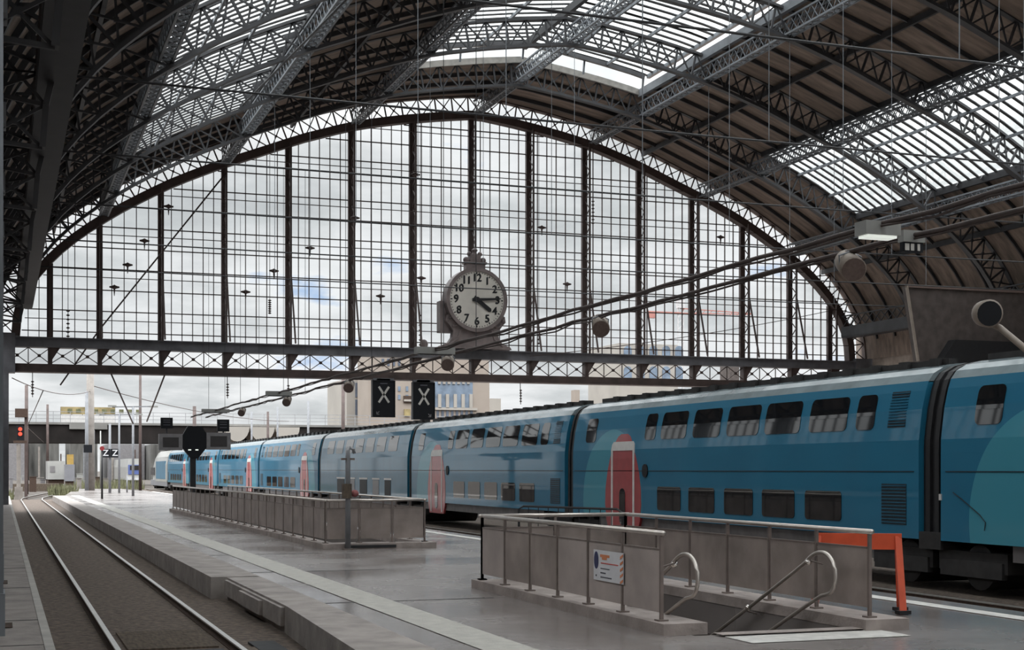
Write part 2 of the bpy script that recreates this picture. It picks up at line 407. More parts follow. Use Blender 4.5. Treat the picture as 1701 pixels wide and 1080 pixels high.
m.prism([(INNER, 112, -.45), (13.3, 112, -.45), (12.6, 130, -.45), (11.4, 150, -.45), (7.2, 150, -.45), (5.8, 132, -.45)], (0, 0, .45))
struct(m.build('floor', M['asphalt']))
m = MB()
for (x0, y0), (x1, y1) in zip(EDGE, EDGE[1:]):
    if y0 >= 112: continue
    if y1 - y0 < 0.5: continue
    m.prism([(x0, y0, -.5), (INNER, y0, -.5), (INNER, y1, -.5), (x1, y1, -.5)], (0, 0, .504))
struct(m.build('platform_kerb', M['concrete']))
m = MB()
for k, (y0, y1) in enumerate([(20.5, 26.0)]):
    m.box(3.80, 3.875, y0, y1, -.30, -.03)
m.box(3.74, 3.80, 22.0, 24.0, -.28, -.06)
struct(m.build('kerb_panel', M['concrete']))
def strip(name, mat, x0, x1, y0, y1, z=0.004):
    mm = MB(); mm.box(x0, x1, y0, y1, z - .004, z); return struct(mm.build(name, mat))
strip('tactile_line', M['tactile'], 4.92, 5.5, -8, 112, .010)
strip('platform_line', M['white_line'], 12.52, 12.82, -8, 130, .010)
strip('stair_threshold_line', M['white_line'], 7.98, 10.1, 14.2, 14.84, .010)
strip('stair_threshold_step', M['curb'], 7.96, 9.88, 14.86, 15.10, .03)
for y in (13.5, 20.6, 27.2, 33, 44, 58, 75): # paving joints across the platform
    strip('paving_joint', M['dark_mat'], INNER, 7.1, y, y + .025, .005)
m = MB(); m.box(-0.75, 0.45, -8, 112, -.5, 0.0); struct(m.build('left_platform_floor', M['concrete']))
m = MB(); m.box(0.45, 0.555, -8, 112, -.5, 0.006); struct(m.build('left_platform_kerb', M['curb_top']))
for y in (14.4, 16.8, 19.6, 25, 30): strip('paving_joint', M['dark_mat'], -.74, .45, y, y + .02, .005)
for y, x1, lab in ((25.9, .10, 'small dark drain cover far along the left platform'), (18.7, .13, 'small dark drain cover nearest on the left platform')):
    m = MB(); m.box(-.45, x1, y, y + .75 if y > 20 else y + .55, .006, .016); tag(m.build('drain_cover', M['rust']), lab, 'drain cover', 'drain covers')
m = MB(); m.box(-1.1, -0.75, -60, 86, -.5, 6.0); m.box(-1.1, -0.75, -60, 86, 10.4, 12.0); struct(m.build('wall_left', M['dark_wall']))
ys_ = [-60, -40, -20, 1.5, 18.2, 26.6, 35.0, 43.35, 51.7, 60.05, 68.4, 76.7, 85.5]   # glazed band high in the left side wall
for k, (y0, y1) in enumerate(zip(ys_, ys_[1:])):
    m = MB(); m.add([(-.92, y0, 6.0), (-.92, y1, 6.0), (-.92, y1, 10.4), (-.92, y0, 10.4)], [(0, 1, 2, 3)]); w = struct(m.build('window_%d' % (60 + k), M['glass']))
    m = MB(); n = round((y1 - y0) / .9)
    for q in range(n + 1): y = y0 + (y1 - y0) * q / n; m.box(-.97, -.87, y - .035, y + .035, 6.0, 10.4)
    for z in (7.1, 8.2, 9.3): m.box(-.96, -.88, y0, y1, z - .03, z + .03)
    m.build('glazing_bars', M['steel'], w)
m = MB(); m.box(56.6, 57.0, -60, 86, -.5, 12.0); struct(m.build('wall_right', M['wall']))
m = MB(); m.box(22.5, 56, -55, 110, -.5, 0.0); struct(m.build('far_platform_floor', M['concrete']))

# rails
def rail(x, y0, y1, label, bend=None, group='rails'):
    pts = [(x, y0, -.5), (x, y1, -.5)] + (bend or [])
    t = thing('rail', label, 'rail', (x, y0, -.40), group)
    a, b = MB(), MB()
    for p, q in zip(pts, pts[1:]):
        a.bar((p[0], p[1], -.36), (q[0], q[1], -.36), .03, .10); a.bar((p[0], p[1], -.395), (q[0], q[1], -.395), .14, .02)
        b.bar((p[0], p[1], -.311), (q[0], q[1], -.311), .068, .022)
    a.build('rail_web', M['rust'], t); b.build('rail_head', M['railtop'], t)
bendL = [(1.6, 120, 0), (2.3, 128, 0), (3.6, 140, 0), (6.0, 158, 0)]
rail(1.385, -8, 113, 'left rail of the near track beside the left platform', bendL)
rail(2.885, -8, 113, 'right rail of the near track beside the main platform', [(x + 1.5, y, z) for x, y, z in bendL])
rail(14.4, -8, 170, 'nearer rail of the empty track between platform and train')
rail(15.85, -8, 170, 'farther rail of the empty track between platform and train')
for x0, x1, y0, y1, n in ((1.55, 2.72, 15.95, 18.75, 'dark pit grating between the two near rails'), (.62, 1.02, 15.95, 18.75, 'dark pit grating against the left platform kerb'), (3.15, 3.5, 16.4, 19.4, 'dark pit grating against the main platform kerb')):
    m = MB(); m.box(x0, x1, y0, y1, -.40, -.368); tag(m.build('pit_grating', M['dark_mat']), n, 'grating', 'pit gratings')
m = MB()
for k in range(18): m.box(1.55, 2.72, 19.1 + k * .12, 19.18 + k * .12, -.40, -.372)
tag(m.build('track_boarding', M['timber']), 'brown slatted boarding between the near rails', 'boarding')
for xa, xb, n in ((1.06, 1.30, 'pale timber strip left of the left near rail'), (2.97, 3.13, 'pale timber strip right of the right near rail')):
    m = MB(); m.box(xa, xb, 15.95, 18.75, -.40, -.362); tag(m.build('timber_strip', M['timber']), n, 'boarding', 'timber strips in the track')
m = MB(); m.box(.7, 3.4, 15.6, 15.72, -.40, -.35); tag(m.build('cross_beam', M['timber']), 'thin pale beam lying across the near track', 'beam')

# ------------------------------------------------------------------ ceiling
ROOF_END = 76.5
R_LAN, R_S0, R_S1 = 7.5, 15.7, 22.4
def strip_pts(r0, r1):
    rs = [r0] + [p[0] for p in PO if r0 + .05 < p[0] < r1 - .05] + [r1]
    return [(r, pz(r)) for r in rs]
def skin(m, r0, r1, y0, y1, sgn, th=.12):
    P = strip_pts(r0, r1)
    for a, b in zip(P, P[1:]):
        m.prism([(CX + sgn * a[0], y0, a[1]), (CX + sgn * b[0], y0, b[1]), (CX + sgn * b[0], y1, b[1]), (CX + sgn * a[0], y1, a[1])], (0, 0, th))
for sgn, nm in ((-1, 'left'), (1, 'right')):
    m = MB()
    skin(m, 0, 28.45, ROOF_END, D + .2, sgn)
    skin(m, R_LAN, R_S0, -60, ROOF_END, sgn)
    skin(m, R_S1, 28.45, -60, ROOF_END, sgn)
    struct(m.build('ceiling_' + nm, M['plank']))
RIBS = [18.2, 26.6, 35.0, 43.35, 51.7, 60.05, 68.4, 76.7]
wi = 20
def roof_window(sgn, r0, r1, lift, y0, y1, mat_bar, bw):
    global wi
    wi += 1
    P = [(r, z + lift) for r, z in strip_pts(r0, r1)]
    m = MB()
    for a, b in zip(P, P[1:]):
        m.add([(CX + sgn * a[0], y0, a[1] + .06), (CX + sgn * b[0], y0, b[1] + .06), (CX + sgn * b[0], y1, b[1] + .06), (CX + sgn * a[0], y1, a[1] + .06)], [(0, 1, 2, 3)])
    w = struct(m.build('window_%d' % wi, M['roof_glass']))
    m = MB(); n = max(2, round((y1 - y0) / .75))
    for k in range(n + 1):
        y = y0 + (y1 - y0) * k / n
        for a, b in zip(P, P[1:]): m.bar((CX + sgn * a[0], y, a[1] + .03), (CX + sgn * b[0], y, b[1] + .03), bw, .05)
    m.build('glazing_bars', mat_bar, w)
segs = [(-60, -40), (-40, -20), (-20, 1.5), (1.5, 18.2)] + list(zip(RIBS, RIBS[1:] ))
segs[-1] = (68.4, ROOF_END)
for y0, y1 in segs:
    for sgn in (-1, 1):
        roof_window(sgn, R_S0, R_S1, 0, y0, y1, M['steel'], .20)
        roof_window(sgn, 0, R_LAN + .35, .95, y0, min(y1, 75.9), M['steel'], .20)
# lantern kerbs and posts, skylight kerbs and purlins: one longitudinal member each
def long_bar(name, r, z, y0, y1, w, h, mat):
    m = MB(); m.bar((CX + r, y0, z), (CX + r, y1, z), w, h); return struct(m.build(name, mat))
for s in (-1, 1):
    long_bar('lantern_kerb_trim', s * 7.5, pz(7.5) + .0, -60, ROOF_END, .25, .45, M['steel_light'])
    long_bar('lantern_eave_trim', s * 7.75, pz(7.75) + .93, -60, 75.9, .2, .22, M['steel_light'])
    for r in (2.6, 5.1): long_bar('lantern_purlin_trim', s * r, pz(r) + .84, -60, 75.9, .10, .16, M['steel_light'])
    for r in (R_S0, R_S1): long_bar('skylight_kerb_trim', s * r, pz(r) - .05, -60, ROOF_END, .2, .4, M['steel'])
    for r in (18.2, 20.4): long_bar('skylight_purlin_trim', s * r, pz(r) - .10, -60, ROOF_END, .10, .14, M['steel_light'])
    for r in (11.6, 25.2): long_bar('roof_purlin_trim', s * r, pz(r) - .25, -60, D, .14, .3, M['steel'])
    # end upstand of the lantern opening
    m = MB()
    P = strip_pts(0, 7.5)
    for a, b in zip(P, P[1:]): m.bar((CX + s * a[0], ROOF_END, a[1] + .05), (CX + s * b[0], ROOF_END, b[1] + .05), .16, .34)
    struct(m.build('lantern_end_trim', M['curb_top']))
    m = MB()
    for a, b in zip(P, P[1:]): m.bar((CX + s * a[0], 75.9, a[1] + .86), (CX + s * b[0], 75.9, b[1] + .86), .2, .3)
    struct(m.build('lantern_end_trim', M['steel']))
m = MB(); m.bar((CX, -60, pz(0) + .66), (CX, 75.9, pz(0) + .66), .25, .4); struct(m.build('lantern_ridge_trim', M['steel']))
for r in (-7.5, -3.75, 0, 3.75, 7.5):
    m = MB(); m.bar((CX + r, 76.2, pz(r)), (CX + r, 76.0, pz(r) + .95), .1, .1); struct(m.build('lantern_post_trim', M['steel_light']))
# rafters under the boards, between the ribs
yk = 18.2
allr = []
for a, b in list(zip(RIBS, RIBS[1:])) + [(76.7, 85.0)]:
    for k in (1, 2, 3): allr.append(a + (b - a) * k / 4)
for y in allr:
    for s in (-1, 1):
        m = MB()
        P = strip_pts(R_LAN if y < ROOF_END else 0.0, 28.3)
        for a, b in zip(P, P[1:]):
            if R_S0 - .1 < (a[0] + b[0]) / 2 < R_S1 + .1 and y < ROOF_END: continue
            m.bar((CX + s * a[0], y, a[1] - .12), (CX + s * b[0], y, b[1] - .12), .09, .22)
        struct(m.build('rafter_trim', M['steel']))

# ------------------------------------------------------------------ roof trusses
G = 'arched lattice trusses carrying the hall roof'
for k, Y in enumerate(RIBS):
    lab = 'dark lattice roof arch, %s before the glazed end wall' % ORD[len(RIBS) - 1 - k]
    arch_truss('roof_arch', lab, Y, M['steel'], 1.35, .30, .12, .34, .14, .075, 0, G)
arch_truss('gable_arch', 'brown arch truss of crossed bars framing the big end window', D - .3, M['gable'], 1.2, .4, .14, .62, .48, .06, 0, None)

# longitudinal lattice girders
def girder(label, r, y0, y1, mat, w=.46, h=.75, drop=.42):
    z1 = pz(r) - drop - (.15 if abs(r) > 12 else 0); z0 = z1 - h
    t = thing('lattice_girder', label, 'girder', (CX + r, (y0 + y1) / 2, z0), 'lattice girders running along the hall roof')
    for sx in (-1, 1):
        for z in (z0, z1):
            m = MB(); m.bar((CX + r + sx * w / 2, y0, z), (CX + r + sx * w / 2, y1, z), .09, .09); m.build('chord', mat, t)
    m = MB(); n = round((y1 - y0) / .62); L = (y1 - y0) / n
    for k in range(n):
        a = y0 + k * L; b = a + L
        for sx in (-1, 1):
            x = CX + r + sx * w / 2
            m.bar((x, a, z0), (x, b, z1), .035, .035); m.bar((x, a, z1), (x, b, z0), .035, .035)
        m.bar((CX + r - w / 2, a, z0), (CX + r + w / 2, b, z0), .05, .04); m.bar((CX + r + w / 2, a, z0), (CX + r - w / 2, b, z0), .05, .04)
        m.bar((CX + r - w / 2, a, z0), (CX + r + w / 2, a, z0), .05, .04)
    m.build('lattice_web', mat, t)
GL = {0: 'grey lattice roof girder meeting the end window above the clock', 7.8: 'lattice roof girder first to the right of the clock', 15.6: 'lattice roof girder along the top of the right skylight', 22.5: 'lattice roof girder below the right skylight',
      -7.8: 'lattice roof girder first to the left of the clock', -15.6: 'lattice roof girder second to the left of the clock', -22.5: 'dark lattice roof girder low on the left slope'}
for r, lab in GL.items(): girder(lab, r, 10, 84.4, M['steel_light'] if -10 < r else M['steel_light'])
for s, lab in ((-1, 'dark riveted girder along the foot of the left roof slope'), (1, 'dark girder with lattice parapet along the foot of the right roof slope')):
    t = thing('spring_girder', lab, 'girder', (CX + s * 26.8, 45, 11.0), 'girders at the springing of the roof')
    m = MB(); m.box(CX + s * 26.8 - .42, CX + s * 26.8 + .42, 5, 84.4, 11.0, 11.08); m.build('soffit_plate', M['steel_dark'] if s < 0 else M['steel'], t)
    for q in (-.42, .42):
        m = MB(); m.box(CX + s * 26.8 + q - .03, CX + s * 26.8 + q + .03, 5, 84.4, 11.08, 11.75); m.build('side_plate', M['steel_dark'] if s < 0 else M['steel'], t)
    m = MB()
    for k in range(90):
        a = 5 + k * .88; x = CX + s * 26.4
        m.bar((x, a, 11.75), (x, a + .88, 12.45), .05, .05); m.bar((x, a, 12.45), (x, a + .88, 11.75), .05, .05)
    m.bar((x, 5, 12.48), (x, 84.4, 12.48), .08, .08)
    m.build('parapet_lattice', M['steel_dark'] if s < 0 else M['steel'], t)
# columns under the ribs (the left row stands at the edge of the left platform)
for k, Y in enumerate(RIBS):
    for s, lab in ((-1, 'dark iron wall column on the left platform'), (1, 'iron wall column on the far right wall')):
        x = CX + s * 28.32
        m = MB(); m.box(x - .34, x + .34, Y - .3, Y + .3, 0, 10.4); m.box(x - .36, x + .36, Y - .36, Y + .36, 0, .5); m.box(x - .42, x + .42, Y - .4, Y + .4, 9.9, 10.4)
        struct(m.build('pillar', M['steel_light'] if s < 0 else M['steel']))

# tie rods with hangers
inner13 = PI_
for k, Y in enumerate([26.6, 35.0, 43.35, 51.7, 60.05, 68.4]):
    t = thing('tie_rod', 'thin steel tie rod spanning the hall, %s from the camera' % ORD[k], 'tie rod', (CX, Y, 11.3), 'tie rods across the hall')
    zz = 11.25
    m = MB(); m.tube([(CX - 28.2 + q * 5.64, Y, zz - .12 * math.sin(math.pi * q / 10)) for q in range(11)], .030, 6); m.build('rod', M['steel'], t, True)
    for r in (-15.6, -7.8, 0, 7.8, 15.6):
        m = MB(); m.tube([(CX + r, Y, lerp_prof(inner13, r)), (CX + r, Y, zz - .1)], .014, 5); m.build('hanger', M['steel_light'], t)

# ------------------------------------------------------------------ glazed end wall
MULL = [2.59, 5.30, 8.74, 12.4, 16.2, 20.05, 23.9, 27.75, 31.6, 35.45, 39.3, 43.15, 46.95, 50.6, 53.75]
ZB = 9.4
GLZ_IN = matched(1.2 + .25)
def ginner(x):
    r = x - CX
    for a, b in zip(GLZ_IN, GLZ_IN[1:]):
        if a[0] <= r <= b[0] and b[0] > a[0]: return a[1] + (b[1] - a[1]) * (r - a[0]) / (b[0] - a[0])
    return ZB
XL, XR = CX - 27.75, CX + 27.75
edges = [XL] + MULL + [XR]
for k, (x0, x1) in enumerate(zip(edges, edges[1:])):
    n = max(6, round((x1 - x0) / .3))
    top = [(x0 + (x1 - x0) * q / n) for q in range(n + 1)]
    m = MB(); poly = [(x0, D, ZB), (x1, D, ZB)] + [(x, D, max(ZB + .01, ginner(x) + .05)) for x in reversed(top)]
    m.add(poly, [tuple(range(len(poly)))])
    w = struct(m.build('window_%d' % (k + 1), M['glass']))
    m = MB(); nb = max(2, round((x1 - x0) / .64))
    for q in range(1, nb):
        x = x0 + (x1 - x0) * q / nb
        if ginner(x) > ZB + .3: m.box(x - .022, x + .022, D - .05, D + .05, ZB, ginner(x) + .1)
    z = ZB + .45
    while z < 25:
        seg = [x for x in [x0 + (x1 - x0) * q / 40 for q in range(41)] if ginner(x) > z]
        if len(seg) > 2: m.box(seg[0], seg[-1], D - .05, D + .05, z - .028, z + .028)
        z += 1.22
    m.build('glazing_bars', M['gable'], w)
for k, x in enumerate(MULL):
    zt = ginner(x) + .15
    t = thing('mullion', 'brown steel mullion of the arched end window, %s from its left end' % ORD[k], 'mullion', (x, D - .2, ZB), 'mullions of the arched end window')
    m = MB(); m.box(x - .17, x + .17, D - .2, D + .06, ZB, zt); m.build('outer_post', M['gable'], t)
    m = MB(); m.box(x - .05, x + .05, D - 1.05, D - .93, ZB, zt); m.build('inner_post', M['gable'], t)
    m = MB(); z = ZB + .3; q = 0
    while z + .6 < zt:
        a, b = (D - .95, D - .2) if q % 2 else (D - .2, D - .95)
        m.bar((x, a, z), (x, b, z + .6), .05, .05); z += .6; q += 1
    m.build('lacing', M['gable'], t)
    if zt > 14 and k != 7:
        m = MB(); m.bar((x, D - 1.0, 13.6), (x, D - 2.4, 9.35), .09, .09); m.build('raking_brace', M['gable'], t)
# wind girts in front of the glazing
z = ZB + 1.05; q = 0
while z < 23.6:
    xs = [x for x in [XL + (XR - XL) * i / 400 for i in range(401)] if ginner(x) > z + .1]
    if len(xs) > 3:
        m = MB(); m.bar((xs[0], D - 1.02, z), (xs[-1], D - 1.02, z), .04, .045)
        struct(m.build('wind_girt_trim', M['gable']))
    z += 2.44; q += 1
# small clamps and insulators on the cross wires before the window
CL = [(515,412),(455,450),(408,485),(212,440),(190,477),(240,400),(590,362),(690,290),(700,462),(632,492),(900,378),(942,472),(1197,394),(280,343)]
for k, (px, py) in enumerate(CL):
    c = atY(px, py, D - 1.25)
    t = thing('wire_clamp', 'small dark wire clamp hung before the end window panes, ' + ('%s from the left' % ORD[sorted(CL).index((px, py))]), 'wire clamp', c, 'wire clamps before the end window')
    m = MB(); m.tube([c + Vector((-.28, 0, 0)), c + Vector((-.1, 0, 0)), c, c + Vector((.1, 0, 0)), c + Vector((.28, 0, 0))], [.04, .09, .15, .09, .04], 8); m.build('clamp_body', M['gable'], t, True)
    m = MB(); m.tube([c, c + Vector((0, 0, -.2)), c + Vector((0, 0, -.5))], [.06, .05, .02], 6); m.build('clamp_stem', M['gable'], t)
    m = MB(); m.bar(c + Vector((0, 0, .05)), (c.x, D - 1.0, c.z + .05), .03, .03); m.build('clamp_bracket', M['gable'], t)
INS = [(113, 500, 560, 'left of the third mullion'), (985, 320, 372, 'right of the clock, high up'), (448, 490, 520, 'left of the clock, mid height'), (895, 515, 572, 'just right of the clock'), (698, 505, 575, 'just left of the clock')]
for px, y0, y1, lab in INS:
    a = atY(px, y0, D - 1.3); b = atY(px, y1, D - 1.3)
    t = thing('insulator_string', 'string of dark insulators hanging before the end window, ' + lab, 'insulator', b, 'insulator strings at the end wall')
    m = MB(); top = Vector((a.x, a.y, max(a.z + 1.0, 11)))
    m.tube([(a.x, D - .4, ginner(a.x) + .35), (a.x, a.y, ginner(a.x) + .3), b], .018, 5); m.build('wire', M['gable'], t)
    m = MB(); n = 7; pts = []; rr = []
    for i in range(n):
        f = i / (n - 1) ; p = a + (b - a) * (.25 + .7 * f); pts += [p, p + Vector((0, 0, -.06)), p + Vector((0, 0, -.12))]; rr += [.02, .12, .02]
    m.tube(pts, rr, 8); m.build('insulator_discs', M['gable'], t, True)
# the long horizontal girder under the window
t = thing('end_girder', 'long grey girder with crossed bars under the arched end window', 'girder', (CX, D - .4, 7.45))
gx0, gx1 = -.7, 56.55
m = MB(); m.box(gx0, gx1, D - .75, D + .15, 8.86, 9.4); m.box(gx0, gx1, D - .95, D + .2, 9.36, 9.42); m.build('upper_chord', M['gable_beam'], t)
m = MB(); m.box(gx0, gx1, D - .6, D + .1, 7.5, 7.93); m.box(gx0, gx1, D - .8, D + .2, 7.45, 7.53); m.build('lower_chord', M['gable'], t)
m = MB()
for k, (x0, x1) in enumerate(zip(edges, edges[1:])):
    n = max(1, round((x1 - x0) / 1.28))
    for q in range(n):
        a = x0 + (x1 - x0) * q / n; b = x0 + (x1 - x0) * (q + 1) / n
        m.bar((a, D - .3, 7.95), (b, D - .3, 8.86), .045, .05, up=(0, 1, 0)); m.bar((a, D - .36, 8.86), (b, D - .36, 7.95), .045, .05, up=(0, 1, 0))
        m.bar((b, D - .3, 7.95), (b, D - .3, 8.86), .05, .05, up=(0, 1, 0)); c = (a + b) / 2
        m.box(c - .09, c + .09, D - .38, D - .28, 8.32, 8.49)
m.build('crossed_bars', M['gable'], t)
for x in MULL:
    m = MB(); m.box(x - .12, x + .12, D - .55, D, 7.9, 8.9); m.prism([(x, D - .6, 8.87), (x + .55, D - .6, 8.87), (x, D - .6, 8.0)], (0, .06, 0)); m.build('gusset_post', M['gable'], t)
for s in (-1, 1):
    m = MB(); x = CX + s * 28.0; m.box(x - .38, x + .38, D - 1.0, D + .3, 0, 7.4); m.box(x - .72, x + .72, D - 1.0, D + .3, 7.4, 9.6); struct(m.build('pillar', M['gable_beam']))

# ------------------------------------------------------------------ station clock
cc = atY(792.5, 498, 83.2); R = 1.98
t = thing('station_clock', 'big round station clock with cream dial on ornate grey pedestal', 'clock', (cc.x, 83.8, 9.42))
def disc(m, c, r, y0, y1, n=48):
    m.prism([(c.x + r * math.cos(2 * math.pi * k / n), y0, c.z + r * math.sin(2 * math.pi * k / n)) for k in range(n)], (0, y1 - y0, 0))
def ring(m, c, r0, r1, y0, y1, n=48):
    for k in range(n):
        a, b = 2 * math.pi * k / n, 2 * math.pi * (k + 1) / n
        m.prism([(c.x + r * math.cos(q), y0, c.z + r * math.sin(q)) for r, q in ((r0, a), (r1, a), (r1, b), (r0, b))], (0, y1 - y0, 0))
m = MB(); disc(m, cc, R, 83.3, 84.15); ring(m, cc, R - .22, R, 83.16, 83.3); case = m.build('case', M['clock_case'], t)
m = MB(); disc(m, cc, R - .2, 83.24, 83.3); m.build('dial', M['clock_face'], t)
m = MB()
for h in range(1, 13):
    a = math.radians(90 - 30 * h); rr = 1.34
    for ox, oz in ((-.022, -.015), (.022, .015)): put_text(m, str(h), .66, (cc.x + ox + rr * math.cos(a), 83.23 - ox * .1, cc.z + oz + rr * math.sin(a)), sx=.92)
num = m.build('numerals', M['clock_black'], t)
m = MB()
for q in range(60):
    a = math.radians(6 * q); r1 = 1.70; r0 = 1.64 if q % 5 else 1.58; w = .022 if q % 5 else .035
    m.bar((cc.x + r0 * math.cos(a), 83.23, cc.z + r0 * math.sin(a)), (cc.x + r1 * math.cos(a), 83.23, cc.z + r1 * math.sin(a)), w * 2, .02, up=(0, 1, 0))
m.build('minute_marks', M['clock_black'], t)
def hand(name, deg, L, tail, w, tip, y):
    a = math.radians(deg); d = Vector((math.cos(a), 0, math.sin(a))); n = Vector((-d.z, 0, d.x)); c = Vector((cc.x, y, cc.z))
    mm = MB(); mm.prism([c - d * tail - n * w, c - d * tail + n * w, c + d * L * .9 + n * tip, c + d * L, c + d * L * .9 - n * tip], (0, .03, 0)); mm.build(name, M['clock_black'], t)
hand('hour_hand', -37, 1.16, .25, .13, .13, 83.16)
hand('minute_hand', 4, 1.58, .32, .10, .055, 83.11)
m = MB(); disc(m, cc, .17, 83.08, 83.2, 16); m.build('hand_boss', M['clock_black'], t)
zt = cc.z + R - .1   # crown
m = MB()
m.box(cc.x - .62, cc.x + .62, 83.45, 84.0, zt - .15, zt + .42); m.box(cc.x - .72, cc.x + .72, 83.4, 84.05, zt + .36, zt + .5)
m.box(cc.x - .34, cc.x + .34, 83.5, 83.95, zt + .5, zt + .95)
for s in (-1, 1): m.sphere((cc.x + s * .55, 83.7, zt + .62), .19, 10); m.sphere((cc.x + s * .34, 83.7, zt + 1.0), .15, 10)
m.tube([(cc.x, 83.7, zt + .9), (cc.x, 83.7, zt + 1.1), (cc.x, 83.7, zt + 1.25), (cc.x, 83.7, zt + 1.4)], [.22, .12, .2, .03], 10)
m.build('crown', M['clock_case'], t)
half = [(2.35, 9.42), (2.25, 9.58), (1.75, 9.75), (1.5, 10.1), (1.45, 10.5), (1.75, 10.9), (1.95, 11.1), (1.9, 11.45), (1.5, 11.6), (1.1, 11.55)]
m = MB(); m.prism([(cc.x + x, 83.42, z) for x, z in half] + [(cc.x - x, 83.42, z) for x, z in reversed(half)], (0, .62, 0)); m.build('pedestal', M['clock_case'], t)
m = MB()
for s in (-1, 1):
    pts = [(cc.x + s * (1.45 + .32 * math.cos(q / 10 * 5)) , 83.38, 11.1 + .32 * math.sin(q / 10 * 5)) for q in range(11)]
    m.tube(pts, .07, 6)
    m.tube([(cc.x + s * 1.75, 83.38, 9.62), (cc.x + s * 1.2, 83.38, 10.0), (cc.x + s * 1.05, 83.38, 10.5), (cc.x + s * .7, 83.38, 10.85), (cc.x, 83.38, 11.0)], .06, 6)
m.build('scroll_ornament', M['clock_case'], t)
p0, p1 = atY(727, 553, 84.2), atY(748, 502, 84.2)
m = MB(); m.box(p0.x, p1.x + .3, 83.7, 84.4, p0.z, p1.z); m.build('movement_box', M['clock_case'], t)
m = MB(); m.box(cc.x - 1.2, cc.x + 1.2, 83.4, 84.1, 9.42, 9.6); m.build('plinth', M['clock_case'], t)
m = MB(); c = atY(704, 583, 84.1); m.sphere((c.x, 84.1, 9.66), .26, 10, 1.2); tag(m.build('finial_ball', M['clock_case']), 'small dark knob on the end girder left of the clock', 'finial')

# ------------------------------------------------------------------ double-deck train
XS = 17.0
PROFILE = [(0, .60), (0, 2.3), (.005, 2.55), (.035, 2.80), (.083, 3.16), (.17, 3.53), (.235, 3.72), (.36, 3.88), (.58, 4.0), (.9, 4.08), (1.45, 4.13)]
def xoff(z):
    for (a, b), (c, d) in zip(PROFILE, PROFILE[1:]):
        if b <= z <= d and d > b: return a + (c - a) * (z - b) / (d - b)
    return 0.0
def rows_panel(m, Y0, sg, rows, off, th=.02):
    """rows: (z, s0, s1); s runs from the car end Y0 in direction sg along the track."""
    n = len(rows); vs = []
    for z, a, b in rows:
        x = XS + xoff(z) - off
        vs += [(x, Y0 + sg * a, z), (x, Y0 + sg * b, z), (x + th + off, Y0 + sg * a, z), (x + th + off, Y0 + sg * b, z)]
    fs = []
    for k in range(n - 1):
        i = 4 * k; j = i + 4
        fs += [(i, i + 1, j + 1, j), (i, j, j + 2, i + 2), (i + 1, i + 3, j + 3, j + 1)]
    fs += [(0, 2, 3, 1), (4 * (n - 1), 4 * (n - 1) + 1, 4 * (n - 1) + 3, 4 * (n - 1) + 2)]
    m.add(vs, fs)
def rrect(z0, z1, a, b, r=.12, lean=0.0):
    out = []
    for q in range(5):
        t_ = math.pi / 2 * q / 4; d = r * (1 - math.sin(t_)); out.append((z0 + r * (1 - math.cos(t_)), a + d, b - d))
    for q in range(1, 6):
        z = z0 + r + (z1 - z0 - 2 * r) * q / 6; out.append((z, a, b))
    for q in range(5):
        t_ = math.pi / 2 * q / 4; d = r * (1 - math.cos(t_)); out.append((z1 - r + r * math.sin(t_), a + d, b - d))
    return out
def shell(m, y0, y1, zmin=0, zmax=9, inset=0.0):
    P = [p for p in PROFILE if zmin <= p[1] <= zmax]
    full = [(XS + a + inset, z) for a, z in P]; other = [(XS + 2.9 - a - inset, z) for a, z in reversed(P) if a < 1.449]
    loop = full + other; n = len(loop)
    m.add([(x, y0, z) for x, z in loop] + [(x, y1, z) for x, z in loop], [tuple(range(n)), tuple(range(2 * n - 1, n - 1, -1))] + [(i, (i + 1) % n, (i + 1) % n + n, i + n) for i in range(n)])
UP = [(.96, 1.73), (5.24, 5.92), (6.27, 7.79), (8.18, 9.67), (10.03, 11.62), (11.91, 13.49), (13.88, 15.39), (15.74, 16.42)]
LO = [(6.15, 7.58), (8.04, 9.48), (10.0, 11.44), (11.88, 13.35), (13.8, 15.27)]
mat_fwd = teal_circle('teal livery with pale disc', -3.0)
mat_rev = teal_circle('teal livery with pale disc reversed', 3.0)
